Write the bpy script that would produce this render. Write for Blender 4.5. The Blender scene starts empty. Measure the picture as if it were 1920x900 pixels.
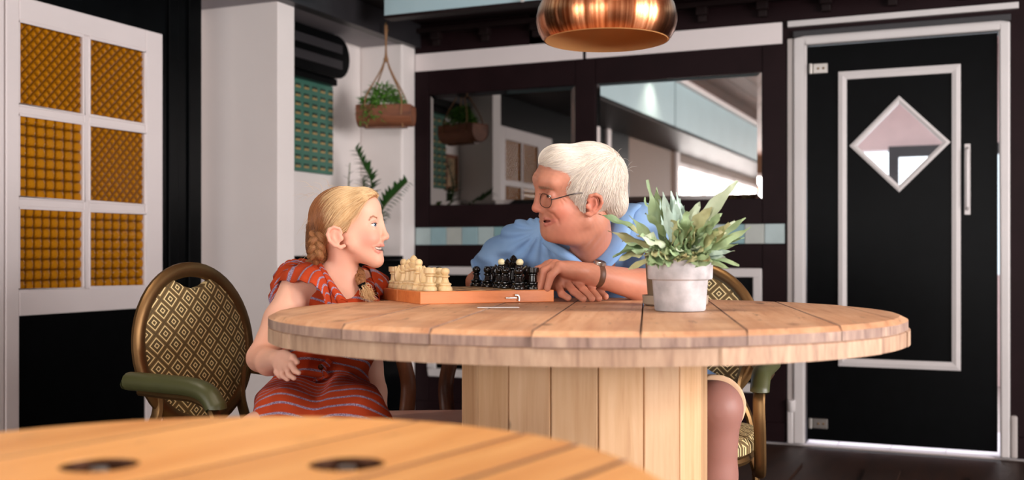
import bpy, bmesh, math, random
import numpy as np
from mathutils import Vector, Matrix
random.seed(7); np.random.seed(7)
PI = math.pi
# ------------------------------------------------------------------ camera, world, lights, exposure
TH = math.radians(23.6); CT, ST = math.cos(TH), math.sin(TH)
CAMZ, FPX, HOR = 0.95, 2010.0, 476.0
scene = bpy.context.scene
COL = scene.collection
cam_data = bpy.data.cameras.new('camera')
cam_data.sensor_width = 36.0; cam_data.lens = FPX/1920*36.0
cam_data.shift_y = (HOR-450)/1920.0
cam_data.clip_start = 0.05
cam_data.dof.use_dof = True; cam_data.dof.focus_distance = 2.78; cam_data.dof.aperture_fstop = 2.8
cam = bpy.data.objects.new('camera', cam_data); COL.objects.link(cam)
cam.location = (0, 0, CAMZ); cam.rotation_euler = (PI/2, 0, TH)
scene.camera = cam
world = bpy.data.worlds.new('world'); scene.world = world; world.use_nodes = True
world.node_tree.nodes['Background'].inputs[0].default_value = (0.80, 0.90, 1.0, 1)
world.node_tree.nodes['Background'].inputs[1].default_value = 1.0
scene.view_settings.view_transform = 'Standard'; scene.view_settings.look = 'None'
scene.view_settings.gamma = 1.0; scene.view_settings.use_curve_mapping = False
scene.view_settings.exposure = 0.55
def area(name, loc, rot, sx, sy, power, col):
    l = bpy.data.lights.new(name, 'AREA'); l.shape = 'RECTANGLE'; l.size = sx; l.size_y = sy
    l.energy = power; l.color = col
    o = bpy.data.objects.new(name, l); COL.objects.link(o); o.location = loc; o.rotation_euler = rot
    return o
def area_to(name, loc, target, sx, sy, power, col):
    d = Vector(target)-Vector(loc)
    return area(name, loc, d.to_track_quat('-Z', 'Y').to_euler(), sx, sy, power, col)
# daylight standing outside the window openings of the bar (left wall, right wall, wall behind the camera)
area('daylight_left', (-3.45, -4.4, 1.45), (0, -PI/2, 0), 1.25, 5.2, 300, (1.0, 0.96, 0.94))
area('daylight_right', (3.65, 1.9, 1.45), (0, PI/2, 0), 1.5, 3.2, 260, (1.0, 0.94, 0.93))
area('daylight_front', (0.5, -8.2, 1.5), (PI/2, 0, 0), 5.0, 1.6, 230, (1.0, 0.95, 0.93))
area('fill_next_room', (-0.3, 6.3, 2.40), (0, 0, 0), 2.0, 0.9, 62, (0.96, 0.96, 1.0))  # added panel under the next room's ceiling, brightening its floor tiles
# added warm lamp over the near table, outside the picture
def lamp_point(name, loc, power, col, r=0.08):
    l = bpy.data.lights.new(name, 'POINT'); l.energy = power; l.color = col; l.shadow_soft_size = r
    o = bpy.data.objects.new(name, l); COL.objects.link(o); o.location = loc; return o
# ------------------------------------------------------------------ helpers
def lin(c):
    r = []
    for v in c[:3]:
        v = v/255.0
        r.append(v/12.92 if v <= 0.04045 else ((v+0.055)/1.055)**2.4)
    return tuple(r)+(1.0,)
def w2(x, y):                       # view-aligned ground coordinates -> room coordinates
    return (x*CT-y*ST, x*ST+y*CT)
def cam_pt(px, py, d):              # a point at depth d in view-aligned coordinates
    return np.array([(px-960)/FPX*d, d, CAMZ-(py-HOR)/FPX*d])
def set_tags(o, label=None, cat=None, group=None, kind=None):
    if label: o['label'] = label
    if cat: o['category'] = cat
    if group: o['group'] = group
    if kind: o['kind'] = kind
    return o
def thing(name, label, cat, loc=(0, 0, 0), rotz=0.0, group=None):
    o = bpy.data.objects.new(name, None); COL.objects.link(o); o.empty_display_size = 0.1
    o.location = loc; o.rotation_euler = (0, 0, rotz)
    return set_tags(o, label, cat, group)
class MB:
    def __init__(s): s.v = []; s.f = []; s.m = []
    def add(s, vs, fs, mi=0):
        n = len(s.v); s.v.extend([tuple(map(float, v)) for v in vs])
        s.f.extend([tuple(i+n for i in f) for f in fs]); s.m.extend([mi]*len(fs)); return s
    def box(s, lo, hi, mi=0):
        x0, y0, z0 = lo; x1, y1, z1 = hi
        vs = [(x0,y0,z0),(x1,y0,z0),(x1,y1,z0),(x0,y1,z0),(x0,y0,z1),(x1,y0,z1),(x1,y1,z1),(x0,y1,z1)]
        return s.add(vs, [(0,3,2,1),(4,5,6,7),(0,1,5,4),(1,2,6,5),(2,3,7,6),(3,0,4,7)], mi)
    def tube(s, pts, r, seg=8, closed=False, mi=0, flat=None, up=None, cap=True):
        pts = [Vector(p) for p in pts]; n = len(pts)
        rs = r if hasattr(r, '__len__') else [r]*n
        base = len(s.v); prev = None; vs = []
        for i, p in enumerate(pts):
            if closed: t = pts[(i+1) % n]-pts[(i-1) % n]
            else: t = pts[min(i+1, n-1)]-pts[max(i-1, 0)]
            if t.length < 1e-9: t = Vector((0, 0, 1))
            t.normalize()
            if up is not None: a = Vector(up)
            elif prev is not None: a = prev
            else: a = Vector((0, 0, 1)) if abs(t.z) < 0.9 else Vector((1, 0, 0))
            a = a-t*a.dot(t)
            if a.length < 1e-6: a = t.orthogonal()
            a.normalize(); prev = a; b = t.cross(a)
            for k in range(seg):
                an = 2*PI*k/seg; ca, sa = math.cos(an), math.sin(an)
                if flat: q = p+a*(ca*rs[i]*flat[0])+b*(sa*rs[i]*flat[1])
                else: q = p+a*(ca*rs[i])+b*(sa*rs[i])
                vs.append(q)
        fs = []
        m = n if closed else n-1
        for i in range(m):
            for k in range(seg):
                j = (i+1) % n; k2 = (k+1) % seg
                fs.append((i*seg+k, i*seg+k2, j*seg+k2, j*seg+k))
        if cap and not closed:
            fs.append(tuple(reversed(range(seg)))); fs.append(tuple((n-1)*seg+k for k in range(seg)))
        return s.add(vs, fs, mi)
    def lathe(s, prof, seg=24, c=(0, 0, 0), mi=0, cap=True):
        vs = []; n = len(prof)
        for r, z in prof:
            for k in range(seg):
                a = 2*PI*k/seg; vs.append((c[0]+r*math.cos(a), c[1]+r*math.sin(a), c[2]+z))
        fs = []
        for i in range(n-1):
            for k in range(seg):
                k2 = (k+1) % seg; fs.append((i*seg+k, i*seg+k2, (i+1)*seg+k2, (i+1)*seg+k))
        if cap:
            if prof[0][0] > 1e-6: fs.append(tuple(reversed(range(seg))))
            if prof[-1][0] > 1e-6: fs.append(tuple((n-1)*seg+k for k in range(seg)))
        return s.add(vs, fs, mi)
    def sphere(s, c, r, seg=12, rings=8, mi=0):
        r3 = r if hasattr(r, '__len__') else (r, r, r)
        n = len(s.v); vs = []; fs = []
        for i in range(rings+1):
            ph = PI*i/rings
            for k in range(seg):
                a = 2*PI*k/seg
                vs.append((c[0]+r3[0]*math.sin(ph)*math.cos(a), c[1]+r3[1]*math.sin(ph)*math.sin(a), c[2]-r3[2]*math.cos(ph)))
        for i in range(rings):
            for k in range(seg):
                k2 = (k+1) % seg; fs.append((i*seg+k, i*seg+k2, (i+1)*seg+k2, (i+1)*seg+k))
        return s.add(vs, fs, mi)
    def prism(s, out_b, zb, out_t, zt, mi_side=0, mi_top=0, mi_bot=0):
        n = len(out_b); k = len(s.v)
        s.v.extend([(x, y, zb) for x, y in out_b]); s.v.extend([(x, y, zt) for x, y in out_t])
        for i in range(n):
            j = (i+1) % n; s.f.append((k+i, k+j, k+n+j, k+n+i)); s.m.append(mi_side)
        return k, n
    def build(s, name, mats, parent=None, smooth=True, bevel=0, loc=None):
        me = bpy.data.meshes.new(name); me.from_pydata(s.v, [], s.f)
        ms = mats if isinstance(mats, (list, tuple)) else [mats]
        for m in ms: me.materials.append(m)
        if len(ms) > 1: me.polygons.foreach_set('material_index', s.m)
        bm = bmesh.new(); bm.from_mesh(me)
        bmesh.ops.remove_doubles(bm, verts=bm.verts, dist=1e-6)
        bmesh.ops.recalc_face_normals(bm, faces=bm.faces); bm.to_mesh(me); bm.free()
        if smooth:
            me.polygons.foreach_set('use_smooth', [True]*len(me.polygons))
            me.set_sharp_from_angle(angle=math.radians(38))
        me.update()
        return link_mesh(name, me, parent, bevel, loc)
def link_mesh(name, me, parent=None, bevel=0, loc=None):
    o = bpy.data.objects.new(name, me); COL.objects.link(o)
    if parent is not None: o.parent = parent
    if loc is not None: o.location = loc
    if bevel:
        b = o.modifiers.new('bevel', 'BEVEL'); b.width = bevel; b.segments = 2; b.limit_method = 'ANGLE'
    return o
def box_obj(name, lo, hi, m, parent=None, bevel=0):
    return MB().box(lo, hi).build(name, m, parent, smooth=False, bevel=bevel)
def copy_tree(o, parent=None):
    c = o.copy(); COL.objects.link(c)
    if parent is not None: c.parent = parent
    for ch in list(o.children): copy_tree(ch, c)
    return c
def bez(pts, n=8):                    # Catmull-Rom through the points
    P = [np.array(p, float) for p in pts]; P = [2*P[0]-P[1]]+P+[2*P[-1]-P[-2]]; out = []
    for i in range(1, len(P)-2):
        for k in range(n):
            t = k/n; a, b, c, d = P[i-1], P[i], P[i+1], P[i+2]
            out.append(0.5*((2*b)+(c-a)*t+(2*a-5*b+4*c-d)*t*t+(3*b-3*c+d-a)*t**3))
    out.append(P[-2]); return out
# ------------------------------------------------------------------ materials
class NT:
    def __init__(s, name):
        s.m = bpy.data.materials.new(name); s.m.use_nodes = True; s.t = s.m.node_tree
        s.b = s.t.nodes['Principled BSDF']
    def n(s, typ, **kw):
        x = s.t.nodes.new(typ)
        for k, v in kw.items():
            if k in x.inputs: x.inputs[k].default_value = v
            else: setattr(x, k, v)
        return x
    def l(s, a, b): s.t.links.new(a, b)
    def math(s, op, a, b=None, c=None):
        x = s.t.nodes.new('ShaderNodeMath'); x.operation = op
        for i, q in enumerate((a, b, c)):
            if q is None: continue
            if hasattr(q, 'is_linked') or hasattr(q, 'links'): s.l(q, x.inputs[i])
            else: x.inputs[i].default_value = q
        return x.outputs[0]
    def ramp(s, fac, stops):
        x = s.t.nodes.new('ShaderNodeValToRGB'); e = x.color_ramp.elements
        while len(e) < len(stops): e.new(0.5)
        for el, (p, c) in zip(e, stops): el.position = p; el.color = c
        s.l(fac, x.inputs[0]); return x.outputs[0]
    def mix(s, fac, a, b):
        x = s.t.nodes.new('ShaderNodeMix'); x.data_type = 'RGBA'
        if hasattr(fac, 'links'): s.l(fac, x.inputs[0])
        else: x.inputs[0].default_value = fac
        for q, i in ((a, 6), (b, 7)):
            if hasattr(q, 'links'): s.l(q, x.inputs[i])
            else: x.inputs[i].default_value = q
        return x.outputs[2]
    def bump(s, h, strength=0.2, dist=0.01):
        x = s.t.nodes.new('ShaderNodeBump'); x.inputs['Strength'].default_value = strength; x.inputs['Distance'].default_value = dist
        s.l(h, x.inputs['Height']); s.l(x.outputs[0], s.b.inputs['Normal'])
    def coords(s, kind='Object', scale=(1, 1, 1), rnd=False):
        tc = s.t.nodes.new('ShaderNodeTexCoord'); mp = s.t.nodes.new('ShaderNodeMapping'); mp.inputs['Scale'].default_value = scale
        s.l(tc.outputs[kind], mp.inputs[0])
        if rnd:
            oi = s.t.nodes.new('ShaderNodeObjectInfo'); cx = s.t.nodes.new('ShaderNodeCombineXYZ')
            r = s.math('MULTIPLY', oi.outputs['Random'], 37.0)
            for i in range(3): s.l(r, cx.inputs[i])
            s.l(cx.outputs[0], mp.inputs['Location'])
        return mp.outputs[0]
def plain(name, c, rough=0.6, metal=0.0, var=0.06, scale=12.0, bump=0.0, spec=0.5, coat=0.0):
    M = NT(name); c = lin(c)
    no = M.n('ShaderNodeTexNoise', Scale=scale, Detail=4.0); M.l(M.coords(), no.inputs['Vector'])
    a = tuple(max(0, v*(1-var)) for v in c[:3])+(1,); b = tuple(min(1, v*(1+var)) for v in c[:3])+(1,)
    M.l(M.ramp(no.outputs[0], [(0.3, a), (0.7, b)]), M.b.inputs['Base Color'])
    M.b.inputs['Roughness'].default_value = rough; M.b.inputs['Metallic'].default_value = metal
    M.b.inputs['Specular IOR Level'].default_value = spec; M.b.inputs['Coat Weight'].default_value = coat
    if bump: M.bump(no.outputs[0], bump, 0.01)
    return M.m
def wood(name, c1, c2, c3, grain=(18, 1.2, 18), rough=0.55, knots=True, bump=0.15, stain=None, spec=0.4, rnd=True, specks=0):
    M = NT(name)
    co = M.coords('Object', grain, rnd)
    n1 = M.n('ShaderNodeTexNoise', Scale=1.0, Detail=6.0, Roughness=0.65, Distortion=0.6); M.l(co, n1.inputs['Vector'])
    co2 = M.coords('Object', tuple(g*4 for g in grain), rnd)
    n2 = M.n('ShaderNodeTexNoise', Scale=1.0, Detail=4.0); M.l(co2, n2.inputs['Vector'])
    f = M.math('ADD', M.math('MULTIPLY', n1.outputs[0], 0.7), M.math('MULTIPLY', n2.outputs[0], 0.3))
    col = M.ramp(f, [(0.32, lin(c3)), (0.47, lin(c1)), (0.66, lin(c2))])
    if knots:
        vk = M.n('ShaderNodeTexVoronoi', Scale=1.0); kc = M.coords('Object', (7, 2.6, 7), rnd); M.l(kc, vk.inputs['Vector'])
        k = M.ramp(vk.outputs['Distance'], [(0.05, (1, 1, 1, 1)), (0.11, (0, 0, 0, 1))])
        col = M.mix(M.math('MULTIPLY', k, 0.75), col, lin(tuple(v*0.42 for v in c3)))
    if stain:
        ns = M.n('ShaderNodeTexNoise', Scale=5.0, Detail=5.0); M.l(M.coords('Object', (1, 1, 1), rnd), ns.inputs['Vector'])
        col = M.mix(M.ramp(ns.outputs[0], [(0.48, (0, 0, 0, 1)), (0.72, (0.75, 0.75, 0.75, 1))]), col, lin(stain))
    if specks:
        nk = M.n('ShaderNodeTexNoise', Scale=1.0, Detail=4.0, Roughness=0.7); M.l(M.coords('Object', (46, 9, 46), rnd), nk.inputs['Vector'])
        col = M.mix(M.ramp(nk.outputs[0], [(0.62, (0, 0, 0, 1)), (0.72, (specks, specks, specks, 1))]), col, lin(tuple(v*0.5 for v in c3)))
    oi = M.n('ShaderNodeObjectInfo'); hv = M.n('ShaderNodeHueSaturation'); M.l(col, hv.inputs['Color'])
    M.l(M.math('ADD', M.math('MULTIPLY', oi.outputs['Random'], 0.22), 0.89), hv.inputs['Value'])
    M.l(hv.outputs[0], M.b.inputs['Base Color'])
    M.b.inputs['Roughness'].default_value = rough; M.b.inputs['Specular IOR Level'].default_value = spec
    M.bump(f, bump, 0.004); return M.m
def attr_mat(name, rough=0.5, sss=0.0, spec=0.4, bumpscale=0, bump=0.0, attr='Col'):
    M = NT(name); a = M.n('ShaderNodeAttribute'); a.attribute_name = attr
    M.l(a.outputs['Color'], M.b.inputs['Base Color'])
    M.b.inputs['Roughness'].default_value = rough; M.b.inputs['Specular IOR Level'].default_value = spec
    if sss:
        M.b.inputs['Subsurface Weight'].default_value = sss
        M.b.inputs['Subsurface Radius'].default_value = (1.0, 0.35, 0.2); M.b.inputs['Subsurface Scale'].default_value = 0.008
    if bump:
        no = M.n('ShaderNodeTexNoise', Scale=bumpscale, Detail=3.0); M.l(M.coords(), no.inputs['Vector']); M.bump(no.outputs[0], bump, 0.002)
    return M.m
white_wall = plain('white_wall', (234, 226, 222), 0.7, var=0.02, scale=3, bump=0.03)
white_paint = plain('white_paint', (228, 218, 216), 0.45, var=0.02, scale=5)
grey_paint = plain('grey_paint', (176, 168, 164), 0.45, var=0.04, scale=5)
grey_white = plain('grey_white', (205, 200, 198), 0.4, var=0.03, scale=5)
pale_blue = plain('pale_blue', (176, 205, 212), 0.5, var=0.03, scale=3)
aubergine = plain('aubergine', (30, 17, 19), 0.42, var=0.12, scale=9, spec=0.08)
dark_soffit = plain('dark_soffit', (30, 20, 20), 0.5, var=0.2, scale=5, spec=0.15)
black_paint = plain('black_paint', (6, 7, 8), 0.32, var=0.2, scale=14, spec=0.05)
charcoal = plain('charcoal', (40, 38, 41), 0.45, var=0.1)
grey_ceiling = plain('grey_ceiling', (130, 124, 128), 0.5, var=0.05, scale=4)
tan_wall = plain('tan_wall', (104, 72, 48), 0.6, var=0.05)
floor_wood = wood('floor_wood', (46, 27, 17), (58, 35, 22), (31, 19, 12), (16, 1.5, 16), 0.5, False, 0.1)
ceil_wood = wood('ceil_wood', (104, 62, 42), (122, 74, 50), (84, 48, 32), (10, 1.0, 10), 0.6, False)
pine_fg = wood('pine_fg', (214, 152, 88), (228, 172, 106), (192, 126, 66), (22, 1.3, 22), 0.42, specks=0.45)
pine_top = wood('pine_top', (206, 156, 118), (222, 178, 142), (184, 128, 92), (22, 1.3, 22), 0.5, stain=(168, 120, 92), specks=0.8)
rim_upper = wood('rim_upper', (158, 130, 116), (192, 164, 142), (108, 84, 74), (30, 30, 5), 0.65, False, 0.3, stain=(112, 88, 82))
rim_lower = wood('rim_lower', (180, 146, 120), (202, 170, 142), (142, 110, 92), (30, 30, 5), 0.65, False, 0.3)
shaded_edge = plain('shaded_edge', (96, 56, 32), 0.7, var=0.2, scale=30)  # edges and lower disc darkened so the seam gaps look shaded
stave_wood = wood('stave_wood', (212, 168, 124), (224, 184, 142), (190, 140, 98), (26, 26, 1.6), 0.5)
box_wood = wood('box_wood', (206, 122, 66), (216, 134, 76), (186, 102, 50), (3, 26, 26), 0.35, False, 0.05, rnd=False)
planter_wood = wood('planter_wood', (118, 70, 46), (138, 86, 58), (84, 50, 34), (3, 26, 26), 0.6, False, 0.3)
dark_wood = wood('dark_wood', (92, 54, 34), (112, 68, 44), (62, 36, 23), (20, 20, 1.4), 0.35, False)
light_square = plain('light_square', (214, 176, 124), 0.4); dark_square = plain('dark_square', (96, 56, 34), 0.4)
white_wood = wood('white_wood', (232, 206, 156), (240, 218, 172), (214, 182, 128), (40, 40, 6), 0.35, False, 0.05)
black_lacquer = plain('black_lacquer', (10, 9, 9), 0.18, var=0.1, spec=0.6)
cream_ball = plain('cream_ball', (232, 220, 176), 0.35)
steel = plain('steel', (190, 186, 180), 0.3, 1.0); bronze = plain('bronze', (128, 98, 62), 0.36, 0.85, var=0.08)
dark_iron = plain('dark_iron', (82, 52, 36), 0.45, 0.8, var=0.25, scale=40)
olive_pad = plain('olive_pad', (74, 76, 44), 0.42, var=0.08, bump=0.05)
concrete = plain('concrete', (182, 180, 182), 0.8, var=0.26, scale=26, bump=0.2); saucer_m = plain('saucer_grey', (164, 146, 126), 0.6, var=0.08)
taupe_pot = plain('taupe_pot', (116, 98, 76), 0.6, var=0.08); soil = plain('soil', (44, 32, 24), 0.9)
rope_mat = plain('rope_mat', (150, 112, 78), 0.9, var=0.2, scale=300, bump=0.4)
paper_mat = plain('paper_mat', (236, 232, 228), 0.6, var=0.02)
pale_seat = plain('pale_seat', (190, 140, 126), 0.6)
def mirror_material(name, v):
    M = NT(name); M.b.inputs['Base Color'].default_value = (v, v*0.97, v*0.94, 1); M.b.inputs['Metallic'].default_value = 1.0
    M.b.inputs['Roughness'].default_value = 0.012; return M.m
mirror_mat = mirror_material('mirror_glass', 0.78); smoked_mirror = mirror_material('smoked_mirror_glass', 0.30)
def copper_material():
    M = NT('brushed_copper'); M.b.inputs['Metallic'].default_value = 1.0
    tc = M.n('ShaderNodeTexCoord'); sx = M.n('ShaderNodeSeparateXYZ'); M.l(tc.outputs['Object'], sx.inputs[0])
    ang = M.math('ARCTAN2', sx.outputs[1], sx.outputs[0])
    no = M.n('ShaderNodeTexNoise', noise_dimensions='1D', Scale=18.0, Detail=3.0); M.l(ang, no.inputs['W'])
    M.l(M.ramp(no.outputs[0], [(0.35, lin((176, 100, 60))), (0.65, lin((240, 168, 122)))]), M.b.inputs['Base Color'])  # bright and dark vertical streaks in the colour imitate stretched highlights
    M.b.inputs['Roughness'].default_value = 0.26; M.b.inputs['Anisotropic'].default_value = 0.9; M.b.inputs['Anisotropic Rotation'].default_value = 0.25
    tg = M.n('ShaderNodeTangent'); tg.direction_type = 'RADIAL'; tg.axis = 'Z'; M.l(tg.outputs[0], M.b.inputs['Tangent'])
    n2 = M.n('ShaderNodeTexNoise', Scale=1.0, Detail=3.0); M.l(M.coords('Object', (6, 6, 260)), n2.inputs['Vector']); M.bump(n2.outputs[0], 0.03, 0.001)
    return M.m
copper = copper_material(); copper_inside = plain('copper_inside', (206, 152, 96), 0.55)
def amber_material():
    M = NT('amber_glass'); M.b.inputs['Roughness'].default_value = 0.12; M.b.inputs['Specular IOR Level'].default_value = 0.35
    tc = M.n('ShaderNodeTexCoord'); sx = M.n('ShaderNodeSeparateXYZ'); M.l(tc.outputs['Object'], sx.inputs[0])
    th_ = M.math('MULTIPLY_ADD', sx.outputs[0], 1/0.0085, 0.7)     # relief shading painted into the colour: hollows dark, raised studs bright
    M.l(M.ramp(th_, [(0.0, lin((92, 52, 3))), (0.45, lin((160, 98, 8))), (1.0, lin((206, 136, 22)))]), M.b.inputs['Base Color'])
    M.b.inputs['Transmission Weight'].default_value = 0.2; M.b.inputs['IOR'].default_value = 1.16
    return M.m
amber = amber_material()
def clear_glass_material():
    M = NT('clear_glass'); M.b.inputs['Roughness'].default_value = 0.0; M.b.inputs['Transmission Weight'].default_value = 1.0
    M.b.inputs['Base Color'].default_value = (0.97, 0.98, 0.98, 1); M.b.inputs['IOR'].default_value = 1.05; M.b.inputs['Specular IOR Level'].default_value = 0.5; return M.m
clear_glass = clear_glass_material()
def fabric_material():
    M = NT('diamond_fabric'); tc = M.n('ShaderNodeTexCoord'); sx = M.n('ShaderNodeSeparateXYZ'); M.l(tc.outputs['UV'], sx.inputs[0])
    p = 0.042; r2 = 1/math.sqrt(2)/p
    u = M.math('FRACT', M.math('MULTIPLY', M.math('ADD', sx.outputs[0], sx.outputs[1]), r2))
    v = M.math('FRACT', M.math('MULTIPLY', M.math('SUBTRACT', sx.outputs[0], sx.outputs[1]), r2))
    d = M.math('MAXIMUM', M.math('ABSOLUTE', M.math('SUBTRACT', u, 0.5)), M.math('ABSOLUTE', M.math('SUBTRACT', v, 0.5)))
    B, L, G = lin((112, 88, 48)), lin((228, 206, 150)), lin((86, 70, 38))
    x = M.t.nodes.new('ShaderNodeValToRGB'); x.color_ramp.interpolation = 'CONSTANT'; e = x.color_ramp.elements
    st = [(0, G), (0.075, L), (0.145, G), (0.30, L), (0.375, B), (0.46, G)]
    while len(e) < len(st): e.new(0.5)
    for el, (q, c) in zip(e, st): el.position = q; el.color = c
    M.l(d, x.inputs[0]); M.l(x.outputs[0], M.b.inputs['Base Color'])
    M.b.inputs['Roughness'].default_value = 0.75
    no = M.n('ShaderNodeTexNoise', Scale=900.0); M.l(tc.outputs['UV'], no.inputs['Vector']); M.bump(no.outputs[0], 0.3, 0.001)
    return M.m
diamond_fabric = fabric_material()
# ------------------------------------------------------------------ the room shell
T0 = 5.507; SL = -3.30; ZS = 2.15; ZC = 2.66
def struct(name, boxes, m, bevel=0):
    b = MB()
    for lo, hi in boxes: b.box(lo, hi)
    o = b.build(name, m, None, smooth=False, bevel=bevel); o['kind'] = 'structure'; return o
def sgrp(o): o['kind'] = 'structure'; return o
# floor with boards
floor = struct('floor', [((-4.6, -9, -0.10), (3.8, T0+0.12, -0.012))], floor_wood)
k = 0
for i in range(26):
    for j in range(-1, 3):
        x0 = -2.0+i*0.14; y0 = 1.2*j+(i % 3)*0.4+0.6; y1 = min(y0+1.197, T0-0.001)
        if y0 > T0-0.05: continue
        box_obj('floor_board', (x0, y0, -0.012), (x0+0.1385, y1, 0.0), floor_wood, floor)
floor_fill = MB()
floor_fill.box((-4.6, -9, -0.012), (-2.0, T0, -0.001)); floor_fill.box((1.64, -9, -0.012), (3.8, T0, -0.001)); floor_fill.box((-2.0, -9, -0.012), (1.64, -0.6, -0.001))
f_ = floor_fill.build('floor_border', floor_wood, floor, smooth=False)
ceiling = struct('ceiling', [((-4.6, -9, ZC+0.02), (3.8, T0+0.12, ZC+0.12))], ceil_wood)
for i in range(32):
    x0 = -2.66+i*0.196; box_obj('ceiling_board', (x0, -8.2, ZC), (min(x0+0.188, 3.6), 4.72, ZC+0.02), ceil_wood, ceiling)
# back wall, with the door opening
wall_back = struct('wall_back', [((-3.42, T0, 0), (-0.803, T0+0.12, ZC)), ((0.086, T0, 0), (3.6, T0+0.12, ZC)), ((-0.803, T0, 1.992), (0.086, T0+0.12, ZC))], aubergine)
def bb(name, s0, s1, z0, z1, proud, m=None, bev=0.002, par=None): return box_obj(name, (s0, T0-proud, z0), (s1, T0+0.001, z1), m or aubergine, par or wall_back, bev)
for s0, s1 in ((-3.018, -2.928), (-2.022, -1.910), (-1.013, -0.895)):
    bb('stile', s0, s1, 1.106, 2.008, 0.016)
    bb('stile', s0, s1, 0.10, 0.998, 0.016)
for s0, s1 in ((-2.925, -2.025), (-1.907, -1.016)):
    bb('rail', s0, s1, 1.872, 2.008, 0.014); bb('rail', s0, s1, 1.106, 1.228, 0.014); bb('rail', s0, s1, 0.88, 0.998, 0.014); bb('rail', s0, s1, 0.10, 0.24, 0.014)
    bb('lower_panel', s0+0.045, s1-0.045, 0.29, 0.83, 0.004, black_paint)
    m = MB()
    for (a, b, c, d) in ((s0-0.002, s1, 0.832, 0.877), (s0-0.002, s1, 0.243, 0.288), (s0-0.002, s0+0.043, 0.288, 0.832), (s1-0.045, s1, 0.288, 0.832)):
        m.box((a, T0-0.022, c), (b, T0, d))
    m.build('panel_moulding', grey_white, wall_back, smooth=False, bevel=0.005)
tile_cols = [plain('tile_pale', (166, 184, 184), 0.35, var=0.06), plain('tile_blue', (142, 172, 178), 0.35, var=0.06), plain('tile_grey', (170, 176, 170), 0.35, var=0.05), plain('tile_teal', (120, 158, 162), 0.35, var=0.06)]
for i in range(21):
    s0 = -3.014+i*0.1006
    bb('tile', s0, s0+0.098, 1.002, 1.102, 0.012+0.002*(i % 2), tile_cols[[0, 1, 2, 1, 0, 3, 2, 0, 1, 2, 0, 3, 1][i % 13]])
bb('white_board', -3.016, -1.984, 2.010, 2.112, 0.014, white_paint); bb('white_board', -1.963, -0.916, 2.010, 2.118, 0.014, white_paint)
bb('white_strip', -0.887, 0.163, 2.088, 2.117, 0.025, grey_white)
bb('ledge', -3.0, 3.5, 2.225, 2.25, 0.06, dark_soffit)
for i in range(12):
    s0 = -2.87+0.31*i; o = MB().box((s0-0.028, T0-0.055, 2.185), (s0+0.028, T0, 2.225)).box((s0-0.022, T0-0.035, 2.15), (s0+0.022, T0, 2.185)).build('corbel', dark_soffit, wall_back, smooth=False, bevel=0.004)
bb('header_board', -0.86, 0.13, 2.034, 2.066, 0.02, charcoal)
o = MB().box((-3.016, T0-0.02, 0), (-0.9, T0, 0.10)).box((0.15, T0-0.02, 0), (3.55, T0, 0.10)).build('baseboard_back', aubergine, None, smooth=False, bevel=0.004); sgrp(o)
# casing of the black door
m = MB(); m.box((-0.858, T0-0.03, 0), (-0.803, T0, 2.030)); m.box((0.086, T0-0.03, 0), (0.127, T0, 2.030)); m.box((-0.803, T0-0.03, 1.992), (0.086, T0, 2.030))
trim1 = sgrp(m.build('trim_1', grey_white, None, smooth=False, bevel=0.008))
box_obj('outer_strip', (-0.889, T0-0.02, 0), (-0.860, T0, 2.03), grey_paint, trim1, 0.004)
MB().tube([(-0.868, T0-0.02, 0.16), (-0.868, T0-0.03, 0.22)], 0.022, 8).box((-0.888, T0-0.034, 0), (-0.858, T0, 0.17)).build('plinth_block', grey_white, trim1, bevel=0.006)
MB().box((0.127, T0-0.034, 0), (0.158, T0, 0.20)).build('plinth_block', grey_paint, trim1, smooth=False, bevel=0.01)
# left wall, with the opening of the amber glazed door
wall_left = struct('wall_left', [((SL-0.12, 3.70, 0), (SL, 3.96, ZC)), ((SL-0.12, 2.62, 1.914), (SL, 3.70, ZC)), ((SL-0.12, 0.45, 0), (SL, 2.62, ZC))], black_paint)
box_obj('corner_post', (SL-0.02, 3.74, 0), (SL+0.012, 3.80, ZS), black_paint, wall_left, 0.004)
box_obj('corner_post', (SL-0.02, 3.87, 0), (SL+0.012, 3.955, ZS), black_paint, wall_left, 0.004)
struct('wall_left_tan', [((SL-0.12, -1.3, 0), (SL, 0.45, ZC)), ((SL-0.12, -9, 0), (SL, -1.3, 0.82)), ((SL-0.12, -9, 2.06), (SL, -1.3, ZC)), ((SL-0.12, -9, 0.82), (SL, -7.3, 2.06))], tan_wall)
struct('trim_2', [((SL, 1.12, 0), (SL+0.03, 1.22, ZS)), ((SL, -1.42, 0), (SL+0.04, -1.3, ZS))], white_paint)
struct('wall_recess', [((-3.62, 3.84, 0), (-3.51, 4.34, ZS))], white_wall)
struct('wall_partition', [((-3.51, 4.21, 0), (-3.05, 4.345, ZS))], white_wall, 0.004)
struct('wall_alcove', [((-3.42, 4.345, 0), (SL, T0, ZS)), ((SL, 5.35, 0), (-3.02, T0, ZS))], white_wall, 0.012)
struct('ceiling_alcove', [((-3.62, 3.96, ZS-0.003), (-2.99, T0, ZS+0.02))], grey_ceiling)
struct('trim_3', [((-3.05, 4.19, ZS-0.004), (-2.985, T0, ZC))], charcoal)
struct('trim_4', [((SL, -9, ZS), (-2.70, 4.19, ZS+0.03)), ((-2.98, 4.78, 2.28), (3.6, T0, 2.31))], dark_soffit)
pale = struct('trim_5', [((-2.78, 4.74, ZS+0.012), (3.6, 4.80, ZC)), ((-2.76, 0.9, ZS+0.012), (-2.70, 4.30, ZC)), ((-2.76, -9, ZS+0.012), (-2.70, 0.87, ZC))], pale_blue)
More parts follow.
